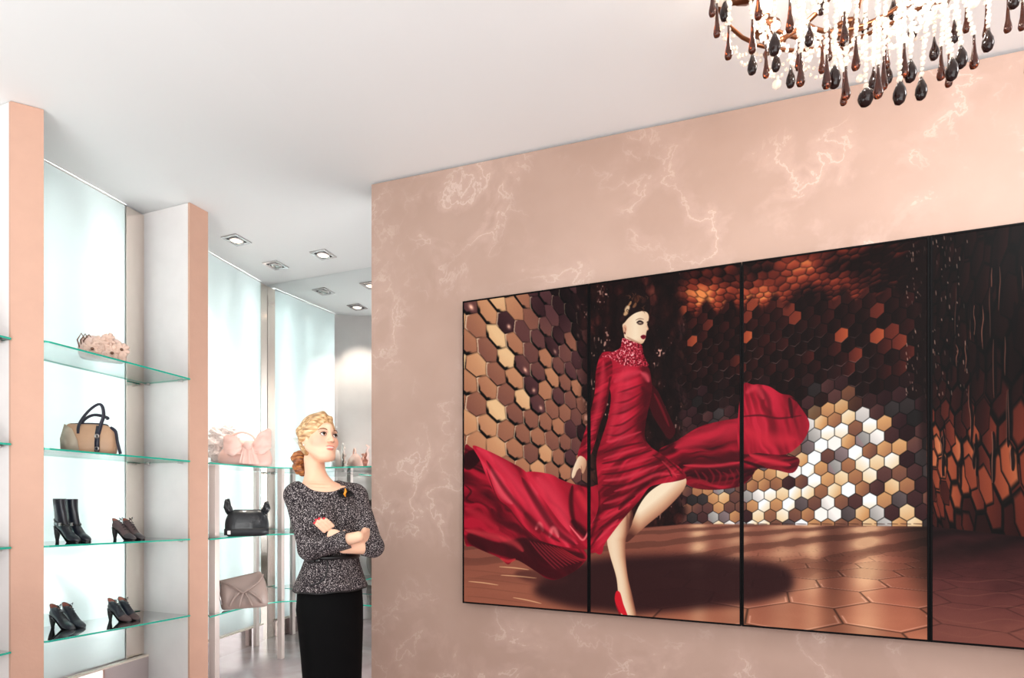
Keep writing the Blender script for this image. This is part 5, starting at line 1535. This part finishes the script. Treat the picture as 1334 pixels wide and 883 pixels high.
# ---------------------------------------------------------------- chandelier
def build_chandelier():
    Yc = 1.55; c = at(1132, 0, Yc); cx, cy = c.x, c.y
    s = (Vector((cx, cy, 0))-WALL0).dot(WD); zc = ceil_z(s)
    t = thing('chandelier', (cx, cy, zc), 'ornate crystal chandelier with brown glass drops hanging from the ceiling', 'chandelier')
    gold = simple('antique_bronze', (120, 74, 48), .3, metal=.85)
    m, nt, b = new_mat('amber_glass')
    b.inputs['Base Color'].default_value = lin(84, 32, 8); b.inputs['Specular IOR Level'].default_value = .4; b.inputs['Roughness'].default_value = .06; b.inputs['Transmission Weight'].default_value = .85; b.inputs['IOR'].default_value = 1.45
    amber = m
    m, nt, b = new_mat('smoky_glass'); b.inputs['Base Color'].default_value = lin(30, 13, 10); b.inputs['Roughness'].default_value = .05; b.inputs['Specular IOR Level'].default_value = .3
    smoky = m
    m, nt, b = new_mat('clear_bead'); b.inputs['Base Color'].default_value = (1, .90, .78, 1); b.inputs['Roughness'].default_value = .08
    N = nt.nodes; L = nt.links
    tl = N.new('ShaderNodeBsdfTranslucent'); tl.inputs['Color'].default_value = (1, .93, .85, 1)
    mx = N.new('ShaderNodeMixShader'); mx.inputs[0].default_value = .5; L.new(b.outputs[0], mx.inputs[1]); L.new(tl.outputs[0], mx.inputs[2])
    tp = N.new('ShaderNodeBsdfTransparent'); m3 = N.new('ShaderNodeMixShader'); m3.inputs[0].default_value = .35; L.new(mx.outputs[0], m3.inputs[1]); L.new(tp.outputs[0], m3.inputs[2]); L.new(m3.outputs[0], N['Material Output'].inputs['Surface'])
    bead = m
    bulb = mat_emit('warm_bulb', (255, 214, 160), 14.0)
    m = MB(); m.lathe([(.07, zc-.004), (.075, zc-.02), (.05, zc-.04), (.015, zc-.06)], (cx, cy, 0), 20); m.build('ceiling_rose', gold, t)
    m = MB(); m.lathe([(.010, zc-.05), (.010, 3.02), (.028, 3.00), (.030, 2.96), (.012, 2.94), (.012, 2.90), (.038, 2.87), (.040, 2.84), (.015, 2.81), (.010, 2.78)], (cx, cy, 0), 14); m.build('stem', gold, t)
    tiers = ((.42, 2.93), (.30, 2.87), (.18, 2.79))
    for R, zz in tiers:
        m = MB(); m.tube([(cx+R*math.cos(2*math.pi*k/36), cy+R*math.sin(2*math.pi*k/36), zz) for k in range(37)], .007, 6, caps=False); m.build('ring', gold, t)
    rn = random.Random(12)
    for k in range(8):
        a = 2*math.pi*(k+.5)/8; d = Vector((math.cos(a), math.sin(a), 0)); o = Vector((cx, cy, 0)); zv = Vector((0, 0, 1))
        m = MB(); m.tube(smooth_line([o+d*.02+zv*2.90, o+d*.14+zv*2.83, o+d*.26+zv*2.835, o+d*.36+zv*2.88, o+d*.36+zv*2.92], 5), .008, 8)
        arm = m.build('arm', gold, t)
        m = MB(); m.lathe([(.008, 2.915), (.040, 2.925), (.046, 2.935), (.012, 2.94), (.012, 2.98)], o+d*.36, 14); m.build('candle_cup', gold, arm)
        m = MB(); m.lathe([(.010, 2.98), (.018, 3.00), (.017, 3.025), (.004, 3.065)], o+d*.36, 12); m.build('bulb', bulb, arm)
        # bronze leaf
        m = MB(); q = d.cross(zv)
        m.grid([[o+d*(.27+.10*u)+q*(.024*math.sin(u*2.9)*v)+zv*(2.835-.022*u+.012*abs(v)+.025*u*u) for v in (-1, -.5, 0, .5, 1)] for u in (.05, .3, .55, .8, 1)]); m.build('leaf', gold, arm, solid=.003)
    for R, zz, n in ((.0, 2.62, 1), (.22, 2.72, 4)):
        for k in range(n):
            a = 2*math.pi*k/n+.6
            d = bpy.data.lights.new('chandelier_glow', 'POINT'); d.energy = 3.0; d.color = (1, .95, .91); d.shadow_soft_size = .03
            o = bpy.data.objects.new('chandelier_glow', d); COL.objects.link(o); o.location = (cx+R*math.cos(a), cy+R*math.sin(a), zz+.1)
    # drops: picture column, bottom row, kind (s slender, f fat, b ball)
    L_ = [(934, 49, 's'), (949, 78, 's'), (944, 28, 'f'), (980, 70, 's'), (980, 98, 'f'), (988, 26, 's'), (998, 102, 's'), (1009, 73, 'f'), (1011, 94, 'f'), (1029, 43, 's'), (1030, 115, 'f'), (1043, 113, 's'), (1054, 61, 'f'), (1041, 92, 's'), (1070, 20, 'f'), (1077, 116, 's'), (1071, 96, 's'), (1087, 116, 'f'), (1099, 138, 's'), (1102, 131, 's'), (1080, 80, 's'),
          (1115, 92, 's'), (1127, 43, 'f'), (1128, 139, 'b'), (1138, 118, 'f'), (1144, 129, 's'), (1155, 90, 's'), (1151, 118, 's'), (1157, 110, 'f'), (1172, 137, 'f'), (1173, 122, 's'), (1178, 101, 's'), (1164, 26, 'f'), (1186, 108, 'f'), (1189, 51, 'f'), (1200, 131, 'f'), (1217, 79, 'f'), (1226, 105, 's'), (1236, 114, 's'), (1240, 106, 'f'), (1243, 57, 'f'), (1252, 90, 'f'), (1259, 43, 's'), (1269, 90, 's'), (1285, 50, 's'), (1287, 68, 'f'), (1313, 43, 's'), (1321, 12, 'f'), (1332, 40, 's'), (1348, 60, 's'), (1352, 84, 'f'), (1340, 98, 's'), (1210, 20, 'f'), (1100, 60, 's'), (928, 22, 's'), (1362, 40, 's')]
    beads = MB(); nb = 0
    for i, (px, py, kd) in enumerate(L_):
        dx = (px-1132)*Yc/F; ry = math.sqrt(max(.0, .43**2-dx*dx)); Y = Yc+ry*(-1)**i*(.35+.6*rn.random())*.72
        b0 = at(px, py, Y); z0 = b0.z
        k_ = Y/F
        m = MB(); P = []
        if kd == 's': h = 44*k_; prof = [(.001, 0), (.008, .004), (.0105, .012), (.0095, .022), (.006, .040), (.0034, h*.75), (.003, h)]
        elif kd == 'f': h = 31*k_; prof = [(.001, 0), (.010, .006), (.0142, .020), (.0128, .034), (.007, .050), (.002, h)]
        else: h = 24*k_; prof = [(.002, 0), (.012, .005), (.018, .016), (.0198, .025), (.0165, .037), (.008, .046), (.003, h)]
        m.lathe(prof, (b0.x, b0.y, z0), 12)
        m.build('glass_drop', amber if kd == 's' else smoky, t)
        # string of clear beads up to the nearest ring
        R = math.hypot(b0.x-cx, b0.y-cy); tr = min(tiers, key=lambda q: abs(q[0]-R)); zt = max(tr[1], z0+h+.02)
        a = math.atan2(b0.y-cy, b0.x-cx); top = Vector((cx+tr[0]*math.cos(a), cy+tr[0]*math.sin(a), zt)); lo = Vector((b0.x, b0.y, z0+h))
        n = max(2, int((top-lo).length/.0135))
        for j in range(n):
            q = lo+(top-lo)*(j+.4)/n; r_ = .0050+.0022*((j*7+i) % 3)/2
            beads.ball(q, r_, 6, 4)
    for ti, (R, zz) in enumerate(tiers):                      # swags of beads between the arms
        for k in range(16):
            a0 = 2*math.pi*k/16; a1 = 2*math.pi*(k+1)/16
            for j in range(9):
                u = j/9; a = a0+(a1-a0)*u
                for lay in range(2):
                    rr = R*(1-.05*lay)
                    beads.ball((cx+rr*math.cos(a), cy+rr*math.sin(a), zz-.012-(.060+.05*lay)*4*u*(1-u)), .0065, 6, 4)
    beads.build('bead_strings', bead, t)['kind'] = 'stuff'
    for k in range(30):                                       # round clear crystals
        a = rn.random()*6.283; R = .1+.32*rn.random()
        m = MB(); m.ball((cx+R*math.cos(a), cy+R*math.sin(a), 2.72+.13*rn.random()), .012+.006*rn.random(), 8, 6); m.build('crystal', bead, t)
build_chandelier()
